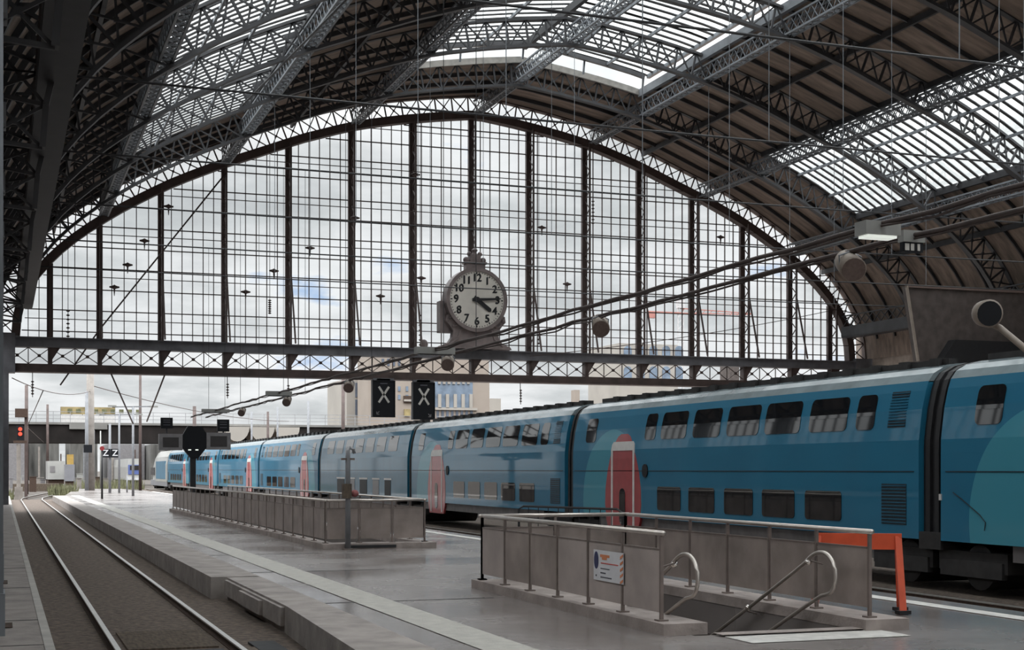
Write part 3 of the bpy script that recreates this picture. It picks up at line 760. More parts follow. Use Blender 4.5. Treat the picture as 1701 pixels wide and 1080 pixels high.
def rail_car(label, ynear, yfar, kind, door_far=True):
    """One coach; s measures from the door end."""
    Y0, sg = (yfar - .35, -1) if door_far else (ynear + .35, 1)
    L = yfar - ynear - .7; k_ = (L) / 18.0
    t = thing('rail_car', label, 'rail car', (XS, Y0, 0), 'coaches of the blue double-deck train')
    m = MB(); shell(m, ynear + .35, yfar - .35, 0, 3.75)
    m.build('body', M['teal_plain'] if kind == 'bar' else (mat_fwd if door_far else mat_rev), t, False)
    m = MB()
    P = [(a, z) for a, z in PROFILE if z >= 3.72]; P = [(P[0][0] + .0, 3.7)] + P
    loop = [(XS + a, z) for a, z in P] + [(XS + 2.9 - a, z) for a, z in reversed(P) if a < 1.449]; n = len(loop)
    m.add([(x, ynear + .35, z) for x, z in loop] + [(x, yfar - .35, z) for x, z in loop], [tuple(range(n)), tuple(range(2 * n - 1, n - 1, -1))] + [(i, (i + 1) % n, (i + 1) % n + n, i + n) for i in range(n)])
    m.build('roof', M['train_roof'], t)
    m = MB(); m.box(XS + .9, XS + 1.1, ynear + .6, yfar - .6, 4.05, 4.2)
    for q in range(16): m.box(XS + .8, XS + 1.2, ynear + .8 + q * (L - 1) / 16, ynear + 1.1 + q * (L - 1) / 16, 4.05, 4.22)
    m.build('roof_conduit', M['under'], t)
    m = MB(); m.box(XS + .06, XS + 2.84, Y0 + sg * 2.0, Y0 + sg * (L - 2.0), .30, .62); m.build('skirt', M['skirt'], t)
    m = MB(); m.bar((XS - .004, ynear + .5, 1.93), (XS - .004, yfar - .5, 1.93), .012, .02); m.build('waist_seam', M['slat_teal'], t)
    if kind != 'bar':
        for a, b in UP:
            m = MB(); rows_panel(m, Y0, sg, rrect(2.80, 3.53, a * k_, b * k_, .13), .012); m.build('upper_window', M['train_glass'], t)
        for a, b in LO:
            m = MB(); rows_panel(m, Y0, sg, rrect(.86, 1.50, a * k_, b * k_, .09), .012); m.build('lower_window', M['train_glass'], t)
        for z0, z1, a, b in ((2.82, 3.55, 16.9, 17.5), (.86, 1.68, 16.75, 17.6)):
            m = MB(); rows_panel(m, Y0, sg, [(z0, a * k_, b * k_), (z1, a * k_, b * k_)], .008); g = m.build('grille', M['slat_teal'], t)
            m = MB()
            for q in range(12):
                z = z0 + .04 + (z1 - z0 - .08) * q / 11; x = XS + xoff(z) - .014
                m.bar((x, Y0 + sg * a * k_, z), (x, Y0 + sg * b * k_, z), .016, .014)
            m.build('grille_slats', M['teal_plain'], g)
        dm = MB(); rows = [(.16, 2.85, 4.85), (.5, 2.66, 5.02), (.95, 2.57, 5.10), (1.4, 2.60, 5.08), (1.9, 2.74, 4.95), (2.3, 2.93, 4.76), (2.6, 3.13, 4.56), (2.8, 3.28, 4.40), (2.93, 3.42, 4.26), (3.0, 3.62, 4.06)]
        rows_panel(dm, Y0, sg, [(z, a, b) for z, a, b in rows], .010, .06); d = dm.build('door', M['red'], t)
        dm = MB()
        rows_panel(dm, Y0, sg, [(.22, 3.02, 3.14), (2.55, 3.02, 3.14)], .022); rows_panel(dm, Y0, sg, [(.22, 4.54, 4.66), (2.55, 4.54, 4.66)], .022)
        rows_panel(dm, Y0, sg, [(2.52, 3.02, 4.66), (2.70, 3.06, 4.62), (2.78, 3.16, 4.52)], .022); dm.build('door_frame', M['white_paint'], d)
        dm = MB(); rows_panel(dm, Y0, sg, rrect(.35, 1.42, 3.62, 4.02, .18), .022); dm.build('door_window', M['train_glass'], d)
        m = MB(); rows_panel(m, Y0, sg, rrect(1.75, 2.12, 5.2, 5.55, .16), .03); m.build('destination_display', M['black_gloss'], t)
    else:
        for a, b, dark in ((14.35, 15.45, 1), (12.05, 13.25, 0), (9.4, 10.9, 1), (7.0, 8.3, 0), (4.3, 6.0, 1)):
            a, b = L - a - .0, L - b
            a, b = min(a, b), max(a, b)
            m = MB(); rows_panel(m, Y0, -sg if False else sg, rrect(.76, 1.46, L - b, L - a, .04), .012); m.build('lower_window' if dark else 'service_hatch', M['black'] if dark else M['grey_box'], t)
            m = MB(); rows_panel(m, Y0, sg, [(1.48, L - b - .1, L - a + .1), (1.56, L - b - .1, L - a + .1)], .014); m.build('hatch_lip', M['white_paint'], t)
        for q in range(7):
            m = MB(); rows_panel(m, Y0, sg, rrect(2.82, 3.53, 1.6 + q * 2.2, 3.2 + q * 2.2, .13), .012); m.build('upper_window', M['train_glass'], t)
    # bogies at the car ends, one half under each car
    for s_, yb in ((0, ynear + 1.1), (1, yfar - 1.1)):
        b = MB(); b.box(XS + .15, XS + 2.75, yb - 1.0, yb + 1.0, .05, .42); b.box(XS + .1, XS + .22, yb - .9, yb + .9, -.05, .25); bo = b.build('bogie', M['under'], t)
        for q in (-.1,):
            w = MB(); w.tube([(XS + .25, yb + q, .13), (XS + 2.65, yb + q, .13)], .43, 20); w.build('wheel_set', M['under'], bo)
    return t
def gangway(label, y):
    t = thing('gangway_bellows', label, 'gangway', (XS + .1, y, .3), 'gangways between the coaches')
    m = MB()
    for q in range(5):
        yy = y - .28 + q * .14
        P = [(XS + a + (.06 if q % 2 else .12), z) for a, z in PROFILE]; loop = P + [(XS + 2.9 - (x - XS), z) for x, z in reversed(P[:-1])]; n = len(loop)
        m.add([(x, yy - .066, z) for x, z in loop] + [(x, yy + .066, z) for x, z in loop], [tuple(range(n)), tuple(range(2 * n - 1, n - 1, -1))] + [(i, (i + 1) % n, (i + 1) % n + n, i + n) for i in range(n)])
    m.build('bellows', M['black'], t)
    m = MB(); m.box(XS + .0, XS + .5, y - .34, y + .34, .42, .75); m.build('coupling_cover', M['under'], t)
GAPS = [4.6, 23.3, 42.0, 60.8, 79.8, 100.0, 120.0, 139.0, 158.5]
CAR = ['nearest blue coach, cut off by the right picture edge', 'blue coach with the red door nearest the camera', 'blue coach with red door behind the fenced far stairwell', 'blue coach without door, with square hatches low on its side', 'blue coach right behind the hatch coach, far along the train', 'blue coach just past the end wall, before the black and white boards', 'far blue coach partly hidden by the information boards', 'last blue coach before the white locomotive nose']
for k in range(8):
    rail_car(CAR[k], GAPS[k], GAPS[k + 1], 'bar' if k == 3 else 'std', k < 4)
near_car = [o for o in bpy.data.objects if o.name == 'rail_car'][0]
m = MB(); m.tube([atX(px, py, 16.985) for px, py in ((1583, 818), (1596, 828), (1612, 842), (1628, 856), (1637, 868), (1635, 882))], .008, 6); m.build('hose_line', M['black'], near_car)
c = atX(1562, 826, 16.985); m = MB(); m.box(16.97, 17.0, c.y - .03, c.y + .03, c.z - .06, c.z + .06); m.build('tag_plate', M['white_paint'], near_car)
for k in range(1, 9):
    gangway('black rubber gangway between coaches, %s from the camera' % ORD[k - 1], GAPS[k])
# white power car at the far end
t = thing('power_car', 'white and grey locomotive nose at the far end of the blue train', 'locomotive', (XS + 1.45, 169, 0))
m = MB(); secs = [(158.9, 0, 4.05, .6), (170, 0, 4.05, .6), (173, .05, 3.9, .55), (176, .2, 3.2, .5), (178.5, .5, 2.2, .45), (180, .95, 1.4, .5)]
rings = []
for y, ins, zt, zb in secs:
    rings.append([(XS + ins, y, zb), (XS + ins, y, zb + (zt - zb) * .55), (XS + ins + .12, y, zb + (zt - zb) * .8), (XS + ins + .5, y, zt), (XS + 2.4 - ins, y, zt), (XS + 2.78 - ins, y, zb + (zt - zb) * .8), (XS + 2.9 - ins, y, zb + (zt - zb) * .55), (XS + 2.9 - ins, y, zb)])
vs = [p for r_ in rings for p in r_]; fs = [tuple(range(8)), tuple(range(len(vs) - 1, len(vs) - 9, -1))]
for i in range(len(rings) - 1):
    for k in range(8): fs.append((i * 8 + k, i * 8 + (k + 1) % 8, (i + 1) * 8 + (k + 1) % 8, (i + 1) * 8 + k))
m.add(vs, fs); m.build('body', M['loco_white'], t)
m = MB(); m.box(XS - .02, XS + .1, 160.5, 170.5, .9, 2.9); m.build('side_panel', M['teal_plain'], t)
m = MB(); m.box(XS - .02, XS + .1, 172, 176.5, 1.3, 2.2); m.build('side_window', M['screen'], t)
m = MB(); m.box(XS + .02, XS + 2.8, 159, 177, .1, .75); m.build('underframe', M['loco_grey'], t)
for yb in (162.5, 174.5):
    m = MB(); m.box(XS + .2, XS + 2.7, yb - 1.4, yb + 1.4, -.05, .3); bo = m.build('bogie', M['under'], t)
    for q in (-1, 1):
        w = MB(); w.tube([(XS + .3, yb + q, .12), (XS + 2.6, yb + q, .12)], .43, 16); w.build('wheel_set', M['under'], bo)

# ------------------------------------------------------------------ stair enclosures
def run_dir(p, q): return (Vector(q) - Vector(p)).normalized()
def railing(label, p, q, n, group, z0=.14, pale=(), gap=.10, post_in=.0):
    """one straight run of railing on its curb: posts, perforated panels and handrail"""
    p = Vector((p[0], p[1], 0)); q = Vector((q[0], q[1], 0)); d = (q - p) / n
    t = thing('stair_railing', label, 'railing', ((p.x + q.x) / 2, (p.y + q.y) / 2, z0), group)
    m = MB(); m.tube([p + Vector((0, 0, 1.2)) - d.normalized() * .06, q + Vector((0, 0, 1.2)) + d.normalized() * .06], .032, 8); m.build('handrail', M['handrail'], t, True)
    for k in range(n + 1):
        c = p + d * k; u = d.normalized()
        m = MB(); m.bar(c + Vector((0, 0, z0)), c + Vector((0, 0, 1.17)), .04, .04, up=u); m.bar(c + Vector((0, 0, z0)), c + Vector((0, 0, z0 + .02)), .13, .13, up=u); m.build('post', M['post'], t)
    for k in range(n):
        a = p + d * k + d.normalized() * .04; b = p + d * (k + 1) - d.normalized() * .04
        a2, b2 = a + Vector((0, 0, (z0 + gap + 1.0) / 2)), b + Vector((0, 0, (z0 + gap + 1.0) / 2))
        m = MB(); m.bar(a2, b2, .018, 1.0 - z0 - gap); pn = m.build('panel', M['panel_pale'] if k in pale else M['panel'], t)
        m = MB(); m.bar(a + Vector((0, 0, 1.0)), b + Vector((0, 0, 1.0)), .03, .025); m.build('panel_edge', M['post'], pn)
    return t
def curb(label, x0, x1, y0, y1, z=.14, zb=-.45):
    m = MB(); m.box(x0, x1, y0, y1, 0.0, z); o = m.build('stair_curb', M['curb']); tag(o, label, 'curb', 'concrete curbs round the stairwells'); return o
g1, g2 = 'railings round the near stairwell', 'railings round the far stairwell'
YN, YF = 15.55, 22.35
railing('near stairwell railing facing the camera track, with the paper notice', (7.50, YF), (7.50, YN), 6, g1, pale=(0, 3, 4, 5))
railing('near stairwell railing along its train side', (10.10, YF), (10.10, 15.05), 6, g1, gap=.12)
railing('short end railing of the near stairwell away from the camera', (7.50, YF), (10.10, YF), 2, g1, gap=.12)
curb('curb under the near stairwell railing with the notice', 7.36, 7.94, 15.2, 22.5)
curb('curb under the near stairwell railing on the train side', 9.88, 10.50, 14.8, 22.5)
curb('short end curb of the near stairwell', 7.94, 9.88, 21.85, 22.5)
YN2, YF2 = 34.7, 67.9
railing('long far stairwell railing facing the camera track', (7.55, YF2), (7.55, YN2), 24, g2)
railing('long far stairwell railing on its train side', (10.10, YF2), (10.10, YN2), 24, g2)
railing('end railing of the far stairwell facing the camera', (7.55, YN2), (10.10, YN2), 3, g2)
curb('long curb under the far stairwell railing on the track side', 7.40, 7.78, 34.3, 68.1)
curb('long curb under the far stairwell railing on the train side', 9.92, 10.30, 34.3, 68.1)
curb('end curb of the far stairwell facing the camera', 7.78, 9.92, 34.3, 35.0)
m = MB(); m.box(7.95, 9.25, 34.285, 34.31, .03, .10); tag(m.build('vent_slot', M['black']), 'long black vent slot in the end curb of the far stairwell', 'vent')
# stair flights and pit walls
for (x0, x1, y0, y1), nm in zip(STAIRS, ('near', 'far')):
    m = MB(); n = 15; st = .30 if nm == 'near' else .34
    for k in range(n): m.box(x0, x1, y0 + k * st, y0 + (k + 1) * st + .01, -3.2, -.14 * (k + 1))
    struct(m.build('stair_floor', M['concrete']))
    m = MB(); m.box(x0 - .2, x0, y0, y1, -3.2, -.451); m.box(x1, x1 + .2, y0, y1, -3.2, -.451); m.box(x0, x1, y1, y1 + .2, -3.2, -.451)
    struct(m.build('stairwell_wall', M['dark_wall']))
# sloped handrails with return loops
def stair_handrail(label, x, y0, wall, post_x):
    t = thing('stair_handrail', label, 'handrail', (x, y0, .14), 'sloping handrails of the near stairs')
    sl = .47
    top = [(x, y0 + 4.2, .95 - 4.2 * sl), (x, y0 + .5, .95 - .5 * sl + .235 - .235), (x, y0 + .3, .86), (x, y0 + .1, .93), (x, y0 - .1, .92), (x, y0 - .25, .80), (x, y0 - .30, .62), (x, y0 - .22, .45), (x, y0 - .08, .40), (x, y0 + .1, .37), (x, y0 + 4.2, .37 - 4.1 * sl)]
    for _ in range(2):
        sm = [top[0]]
        for a, b in zip(top, top[1:]): a, b = Vector(a), Vector(b); sm += [tuple(a * .75 + b * .25), tuple(a * .25 + b * .75)]
        top = sm + [top[-1]]
    m = MB(); m.tube(top, .026, 10); m.build('rail_loop', M['handrail'], t, True)
    for yy, zz in ((y0 + .35, .90), (y0 + 1.9, .12)): m = MB(); m.sphere((x, yy, .95 - (yy - y0) * sl), .045, 10); m.build('glint_bead', M['chrome'], t, True)  # mirror beads added to put glints on the handrail, not real fittings
    for yy, z in ((y0 + .3, .80), (y0 + 2.0, .0)): m = MB(); m.tube([(x, yy, .95 - (yy - y0) * sl), (wall, yy, .95 - (yy - y0) * sl - .05)], .012, 6); m.build('wall_bracket', M['post'], t)
stair_handrail('curved steel stair handrail beside the orange barrier', 9.72, 15.5, 9.9, 9.72)
stair_handrail('curved steel stair handrail behind the railing with the notice', 7.92, 15.7, 7.72, 7.92)
# paper notice on the railing
sp = Vector((7.475, 0, 0))
pa, pb = atX(987, 903, 7.47), atX(1036, 949, 7.47)
yA, yB, zA, zB = pa.y, pb.y, .90, .50
t = thing('notice_sheet', 'white paper notice with orange edge fixed to the near stair railing', 'sign', (7.47, (yA + yB) / 2, zB))
m = MB(); m.box(7.462, 7.472, yB, yA, zB, zA); m.build('sheet', M['sign_white'], t)
w = yA - yB; h = zA - zB
def on_sheet(mm, u0, u1, v0, v1): mm.box(7.457, 7.463, yA - u1 * w, yA - u0 * w, zA - v1 * h, zA - v0 * h)
m = MB(); m.prism([(7.456, yA - w * (.10 + .075 * math.cos(q)), zA - h * (.34 + .29 * math.sin(q))) for q in [2 * math.pi * i / 20 for i in range(20)]], (.006, 0, 0)); m.build('round_pictogram', M['sign_blue'], t)
m = MB(); on_sheet(m, .08, .13, .18, .27); on_sheet(m, .085, .125, .32, .42); m.build('pictogram_mark', M['sign_white'], t)
m = MB(); on_sheet(m, .24, .55, .13, .22); on_sheet(m, .30, .46, .22, .30); m.build('heading', M['sign_orange'], t)
m = MB(); on_sheet(m, .26, .84, .40, .43); m.build('subheading', M['sign_red'], t)
m = MB(); on_sheet(m, .25, .55, .58, .61); on_sheet(m, .25, .42, .72, .76); on_sheet(m, .25, .62, .86, .90); on_sheet(m, .08, .11, .82, .88); m.build('small_print', M['sign_text'], t)
m = MB()
for q in range(5):
    v = .04 + q * .2
    m.prism([(7.456, yA - .91 * w, zA - (v + .09) * h), (7.456, yA - w, zA - v * h), (7.456, yA - w, zA - (v + .08) * h), (7.456, yA - .91 * w, zA - min(1, v + .17) * h)], (.006, 0, 0))
m.build('edge_stripes', M['sign_orange'], t)
# orange barrier
t = thing('safety_barrier', 'orange red trestle barrier standing right of the near stairs', 'barrier', (11.2, 16.9, 0))
A, B = Vector((10.62, 17.15, 0)), Vector((11.62, 16.55, 0)); dv = (B - A).normalized(); nv = Vector((-dv.y, dv.x, 0))
m = MB(); m.bar(A + Vector((0, 0, .98)), B + Vector((0, 0, .98)), .05, .22); m.build('top_board', M['orange'], t)
for e_, sg_ in ((A, 1), (B, -1)):
    for q in (-1, 1):
        m = MB(); foot = e_ + nv * (.26 * q); m.bar(e_ + Vector((0, 0, 1.05)) + dv * .05 * sg_, foot + Vector((0, 0, .05)), .09, .05); m.build('leg', M['orange'], t)
        m = MB(); m.box(foot.x - .09, foot.x + .09, foot.y - .06, foot.y + .06, .012, .06); m.build('rubber_foot', M['black'], t)
    m = MB(); m.bar(e_ + nv * .22 + Vector((0, 0, .18)), e_ - nv * .22 + Vector((0, 0, .18)), .04, .07); m.build('cross_brace', M['orange'], t)
# a second barrier frame and dark grilles behind the near stairs
t = thing('crowd_barrier', 'dark metal crowd barrier standing behind the near stairwell railing', 'barrier', (12.1, 30.5, 0))
c0, c1 = Vector((11.3, 31.0, 0)), Vector((12.45, 27.7, 0))
m = MB(); m.tube([c0 + Vector((0, 0, .15)), c0 + Vector((0, 0, 1.05)), c0 + Vector((0, 0, 1.12)) + (c1 - c0) * .05, c1 + Vector((0, 0, 1.12)) - (c1 - c0) * .05, c1 + Vector((0, 0, 1.05)), c1 + Vector((0, 0, .15)), c0 + Vector((0, 0, .15))], .028, 6); m.build('frame', M['black'], t)
m = MB()
for q in range(1, 10): m.tube([c0 + (c1 - c0) * q / 10 + Vector((0, 0, .15)), c0 + (c1 - c0) * q / 10 + Vector((0, 0, 1.12))], .010, 5)
m.build('infill_bars', M['black'], t)
m = MB()
for c in (c0, c1): m.box(c.x - .3, c.x + .3, c.y - .03, c.y + .03, .012, .05); m.box(c.x - .03, c.x + .03, c.y - .03, c.y + .03, .05, .2)
m.build('foot', M['black'], t)
# lamp post at the far stairwell corner
lp = Vector((8.0, 34.2, 0)); z0 = 0.0
t = thing('platform_post', 'grey brown post with hooked top at the far stairwell corner', 'post', lp)
m = MB(); m.tube([lp + Vector((0, 0, 0)), lp + Vector((0, 0, 2.3)), lp + Vector((0, 0, 2.42)), lp + Vector((.06, 0, 2.5)), lp + Vector((.14, 0, 2.46)), lp + Vector((.16, 0, 2.36))], [.07, .06, .045, .04, .04, .04], 10); m.build('shaft', M['pole_grey'], t, True)
m = MB(); m.box(lp.x - .16, lp.x + .16, lp.y - .05, lp.y + .05, 2.2, 2.25); m.build('cross_arm', M['post'], t)
m = MB(); m.box(lp.x - .13, lp.x + .07, lp.y - .12, lp.y + .1, 1.26, 1.62); m.build('control_box', M['timber'], t)
m = MB(); m.sphere((lp.x + .17, lp.y, 1.38), .10, 10, .9); m.build('cloth_bundle', M['pinkish'], t, True)
m = MB(); m.box(lp.x - .12, lp.x + .12, lp.y - .12, lp.y + .12, .0, .03); m.build('base_plate', M['post'], t)

# ------------------------------------------------------------------ overhead trays, speakers, lamps
def tray(label, x, z, y0, y1):
    t = thing('cable_tray', label, 'cable tray', (x, (y0 + y1) / 2, z), 'cable trays above the platform')
    n = int((y1 - y0) / .8); random.seed(int(x * 10))
    a = [(x + random.uniform(-.015, .015), y0 + (y1 - y0) * k / n, z + random.uniform(-.018, .018)) for k in range(n + 1)]
    m = MB(); m.tube(a, .026, 7); m.build('main_cable', M['cable'], t, True)
    b = [(p[0] + random.uniform(-.03, .03), p[1], p[2] - .035 + random.uniform(-.02, .02)) for p in a]
    m = MB(); m.tube(b, .013, 6); m.build('lashed_wire', M['cable'], t, True)
    for Y in (26.6, 35.0, 43.35, 51.7, 60.05):
        if y0 < Y < y1:
            m = MB(); m.tube([(x, Y, z), (x, Y, 11.2)], .008, 5); m.build('hanger', M['steel'], t)
TX = (8.13, 8.8); TZ = 4.37
tray('upper brown cable tray slanting above the platform, left one', TX[0], TZ, 3, 66)
tray('lower brown cable tray slanting above the platform, right one', TX[1], TZ, 3, 66)
def at_tray(px, x): d = ray(px, 780); tt = x / d[0]; return Vector((x, tt * d[1], TZ))
SP = [(1412, 1, .28, 'largest beige loudspeaker, under the lit lamp at the upper right'), (997, 1, .28, 'beige loudspeaker hanging right of the clock'), (744, 1, .28, 'beige loudspeaker hanging in front of the clock pedestal'),
      (580, 1, .28, 'beige loudspeaker hanging left of the two X signals'), (477, 1, .28, 'small beige loudspeaker over the train at mid left'), (402, 1, .28, 'small brown loudspeaker near the information boards')]
for px, tr, dia, lab in SP:
    p = at_tray(px, TX[tr]); c = p + Vector((0, 0, -.15)); d = Vector((-.30, -.86, -.38)).normalized()
    t = thing('loudspeaker', lab, 'loudspeaker', c, 'loudspeakers on the cable trays')
    m = MB(); m.tube([c - d * .24, c - d * .20, c + d * .18], [dia * .36, dia * .46, dia * .5], 18); m.build('housing', M['beige'], t, True)
    m = MB(); m.tube([c + d * .181, c + d * .19], dia * .46, 18); m.build('grille', M['beige_dark'], t)
    m = MB(); m.tube([p + Vector((0, 0, 0)), c + Vector((-dia * .5, 0, .1)), c + Vector((-dia * .48, 0, 0))], .012, 5); m.tube([p, c + Vector((dia * .5, 0, .1)), c + Vector((dia * .48, 0, 0))], .012, 5); m.build('bracket', M['steel_light'], t)
def lamp(label, px, tr, L, lit, drop=.0):
    p = at_tray(px, TX[tr])
    t = thing('strip_lamp', label, 'lamp', p + Vector((0, 0, -.12)), 'strip lamps on the cable trays')
    m = MB(); m.box(p.x - L / 2, p.x + L / 2, p.y - .1, p.y + .1, p.z - .10, p.z + .035); m.build('housing', M['lamp_white'], t)
    m = MB(); m.box(p.x - L * .42, p.x + L * .42, p.y - .08, p.y + .08, p.z - .125, p.z - .1); m.build('tube', M['lamp_on'] if lit else M['screen'], t)
lamp('white strip lamp with lit tube beside the hanging pictogram sign', 1458, 0, .40, True)
lamp('unlit strip lamp with dark tube in front of the clock', 722, 0, .8, False)
lamp('unlit strip lamp over the train at mid left', 463, 0, .8, False)
lamp('dark strip lamp close above the information boards', 358, 0, 1.1, False)
p = at_tray(1514, TX[1])
t = thing('hanging_sign', 'small hanging sign with white pictograms below the right tray', 'sign', p)
m = MB(); m.box(p.x - .13, p.x + .13, p.y - .05, p.y + .05, p.z - .07, p.z + .05); m.build('lamp_box', M['lamp_white'], t)
m = MB(); m.box(p.x - .12, p.x + .12, p.y - .03, p.y + .03, p.z - .17, p.z - .07); m.build('sign_face', M['black_gloss'], t)
for q, (a, b) in enumerate(((-.10, -.05), (-.03, .01), (.05, .08))): m = MB(); m.box(p.x + a, p.x + b, p.y - .036, p.y - .03, p.z - .155, p.z - .085); m.build('pictogram', M['x_white'], t)
# dish lamp on a sloping arm at the right
c = Vector(ray(1640, 521)) * 16.5 + Vector((0, 0, EYE)); d = Vector((-.24, -.90, -.10)).normalized()
t = thing('floodlight', 'round dark floodlight with pale rim on a sloping arm', 'floodlight', c)
m = MB(); m.tube([c - d * .16, c - d * .1, c + d * .06], [.10, .15, .165], 20); m.build('bowl', M['beige'], t, True)
m = MB(); m.tube([c + d * .061, c + d * .07], .145, 20); m.build('lens', M['black_gloss'], t)
m = MB(); e1 = Vector(ray(1775, 640)) * 15.6 + Vector((0, 0, EYE)); m.tube([c - d * .1 + Vector((.05, 0, -.1)), c + Vector((.18, 0, -.16)), e1], [.035, .04, .045], 8); m.build('arm', M['beige'], t, True)
m = MB(); m.tube([(e1.x, e1.y, 0.0), (e1.x, e1.y, e1.z + .1)], .05, 8); m.build('mast', M['post'], t)
# dark overhead gallery at the right, in front of the side wall
t = thing('overhead_gallery', 'dark brown boarded gallery hanging over the train at the right', 'gallery', (49.8, 62, 7.0))
y = 62; a = atY(1505, 475, y); b = atY(1524, 600, y); zt, zb = a.z, b.z
m = MB(); m.prism([(b.x, y, zb), (56.55, y, zb), (56.55, y, zt), (a.x, y, zt)], (0, .35, 0)); m.build('boarding', M['dark_wall'], t)
c0 = atY(1545, 604, y); c1 = atY(1575, 566, y)
m = MB(); m.prism([(c0.x, y - .6, zb - .4), (56.5, y - .6, zb - .4), (56.5, y - .6, c1.z), (c1.x, y - .6, c1.z)], (0, .6, 0)); m.build('lower_fascia', M['black'], t)
m = MB(); m.bar((a.x - .06, y - .05, zt), (56.5, y - .05, zt), .12, .16); m.build('top_rail', M['beige_dark'], t)
m = MB(); m.bar((a.x, y - .05, zt), (b.x, y - .05, zb), .10, .14); m.build('end_trim', M['beige'], t)
m = MB(); m.box(55.8, 56.5, y, y + .35, 0, zb + .05); m.build('support_pier', M['dark_wall'], t)

# loose cables and raking rods
def wire(name, label, pts, r, mat, cat='cable', group=None, sag=0.0):
    pts = [Vector(p) for p in pts]
    if len(pts) == 2 and sag: pts = [pts[0] + (pts[1] - pts[0]) * k / 10 + Vector((0, 0, -sag * 4 * (k / 10) * (1 - k / 10))) for k in range(11)]
    m = MB(); m.tube(pts, r, 6); return tag(m.build(name, mat, None, True), label, cat, group)
wire('feeder_cable', 'dark feeder cable slanting across the left panes of the end window', [atY(378, 284, 84.0), atY(165, 548, 84.6), atY(100, 640, 84.7)], .05, M['gable'])
wire('raking_rod', 'dark rod slanting under the upper left skylight', [Vector((CX - 15.6, 40.0, 18.9)), Vector((CX - 17.2, 68.0, 19.3))], .05, M['steel'])
for k, (p, q) in enumerate((((185, 622), (221, 704)), ((274, 622), (244, 700)))):
    wire('stay_rod', 'grey stay rod of the V below the end girder, %s one' % ('left', 'right')[k], [atY(*p, 84.5), atY(*q, 90 if k == 0 else 90)], .05, M['gable'], 'rod', 'stay rods below the end girder')
for k, (px, ya, yb) in enumerate(((54, 618, 660), (378, 624, 662), (479, 626, 665), (865, 634, 672))):
    a = atY(px, ya, 84.4); b = atY(px, yb, 84.4)
    t = thing('insulator_hanger', 'thin insulator hanger below the end girder, %s from the left' % ORD[k], 'insulator', b, 'insulator hangers below the end girder')
    m = MB(); m.tube([(a.x, 84.62, 7.7), (a.x, 84.5, 7.44), b], .025, 6); m.build('rod', M['gable'], t)
    pts, rr = [], []
    for q in range(5): pp = a + (b - a) * (.35 + .12 * q); pts += [pp, pp + Vector((0, 0, -.05)), pp + Vector((0, 0, -.1))]; rr += [.03, .10, .03]
    m = MB(); m.tube(pts, rr, 8); m.build('insulator_discs', M['gable'], t, True)

# ------------------------------------------------------------------ the two X signals
for px0, px1, yt, yb, lab, arrow in ((620, 655, 634, 693, 'black hanging signal box with pale X, left of the pair', -1), (687, 721, 637, 697, 'black hanging signal box with pale X, right of the pair', 1)):
    Y = 84.1; a = atY(px0, yb, Y); b = atY(px1, yt, Y); cx, cz = (a.x + b.x) / 2, (a.z + b.z) / 2; w, h = b.x - a.x, b.z - a.z
    t = thing('track_signal', lab, 'signal', (cx, Y, a.z), 'X signals hanging below the end girder')
    m = MB(); m.box(a.x, b.x, Y, Y + .35, a.z, b.z); m.box(a.x - .05, a.x, Y - .06, Y + .35, a.z, b.z); m.box(b.x, b.x + .05, Y - .06, Y + .35, a.z, b.z); m.box(a.x - .05, b.x + .05, Y - .06, Y + .35, b.z, b.z + .06); m.build('signal_case', M['black_gloss'], t)
    m = MB(); k = h * .13
    for s in (-1, 1): m.bar((cx - s * w * .24, Y - .02, cz + k - h * .22), (cx + s * w * .24, Y - .02, cz + k + h * .22), .13, .03, up=(0, 1, 0))
    m.build('cross_mark', M['x_white'], t)
    m = MB(); m.box(cx - w * .17, cx + w * .17, Y - .02, Y, b.z - .16, b.z - .10); m.build('number_plate', M['sign_text'], t)
    m = MB(); ax = cx + arrow * w * .34; az = a.z + h * .08
    m.bar((ax - arrow * .16, Y - .02, az + .18), (ax, Y - .02, az), .05, .02, up=(0, 1, 0)); m.bar((ax, Y - .02, az), (ax - arrow * .16, Y - .02, az), .05, .02, up=(0, 1, 0)); m.bar((ax, Y - .02, az), (ax, Y - .02, az + .16), .05, .02, up=(0, 1, 0)); m.build('arrow_mark', M['grey_box'], t)
    m = MB(); m.box(cx - .42, cx + .42, Y + .05, Y + .3, b.z + .06, 7.5); m.box(cx - .66, cx + .66, Y + .05, Y + .3, b.z + .06, b.z + .2); m.build('hanging_bracket', M['gable_beam'], t)

# ------------------------------------------------------------------ information boards on the far platform
Y = 70.2
base = Vector((8.9, Y, 0))
t = thing('information_totem', 'dark hexagonal information board with two grey monitors on a platform post', 'information board', base)
def q3(px, py, yy=Y): return atY(px, py, yy)
hexp = [q3(304, 722), q3(312, 708), q3(335, 708), q3(344, 722), q3(344, 743), q3(329, 762), q3(317, 762), q3(303, 744)]
m = MB(); m.prism(hexp, (0, .3, 0)); m.build('board_body', M['black_gloss'], t)
m = MB()
for px in (315, 327): c = q3(px, 747.5); m.box(c.x - .07, c.x + .07, Y - .02, Y + .02, c.z - .03, c.z + .03)
m.build('board_lamp', M['lamp_on'], t)
c = q3(321, 800); m = MB(); m.box(c.x - .13, c.x + .13, Y + .02, Y + .26, 0.0, q3(321, 760).z); m.build('post', M['black'], t)
for (xa, ya, xb, yb) in ((264, 748, 303, 721), (343, 747, 383, 719)):
    a = q3(xa, ya); b = q3(xb, yb)
    m = MB(); m.box(a.x, b.x, Y - .05, Y + .3, a.z, b.z); mo = m.build('monitor', M['grey_box'], t)
    m = MB(); m.box(a.x + .18, b.x - .18, Y - .06, Y - .04, a.z + .14, b.z - .17); m.build('screen', M['screen'], mo)
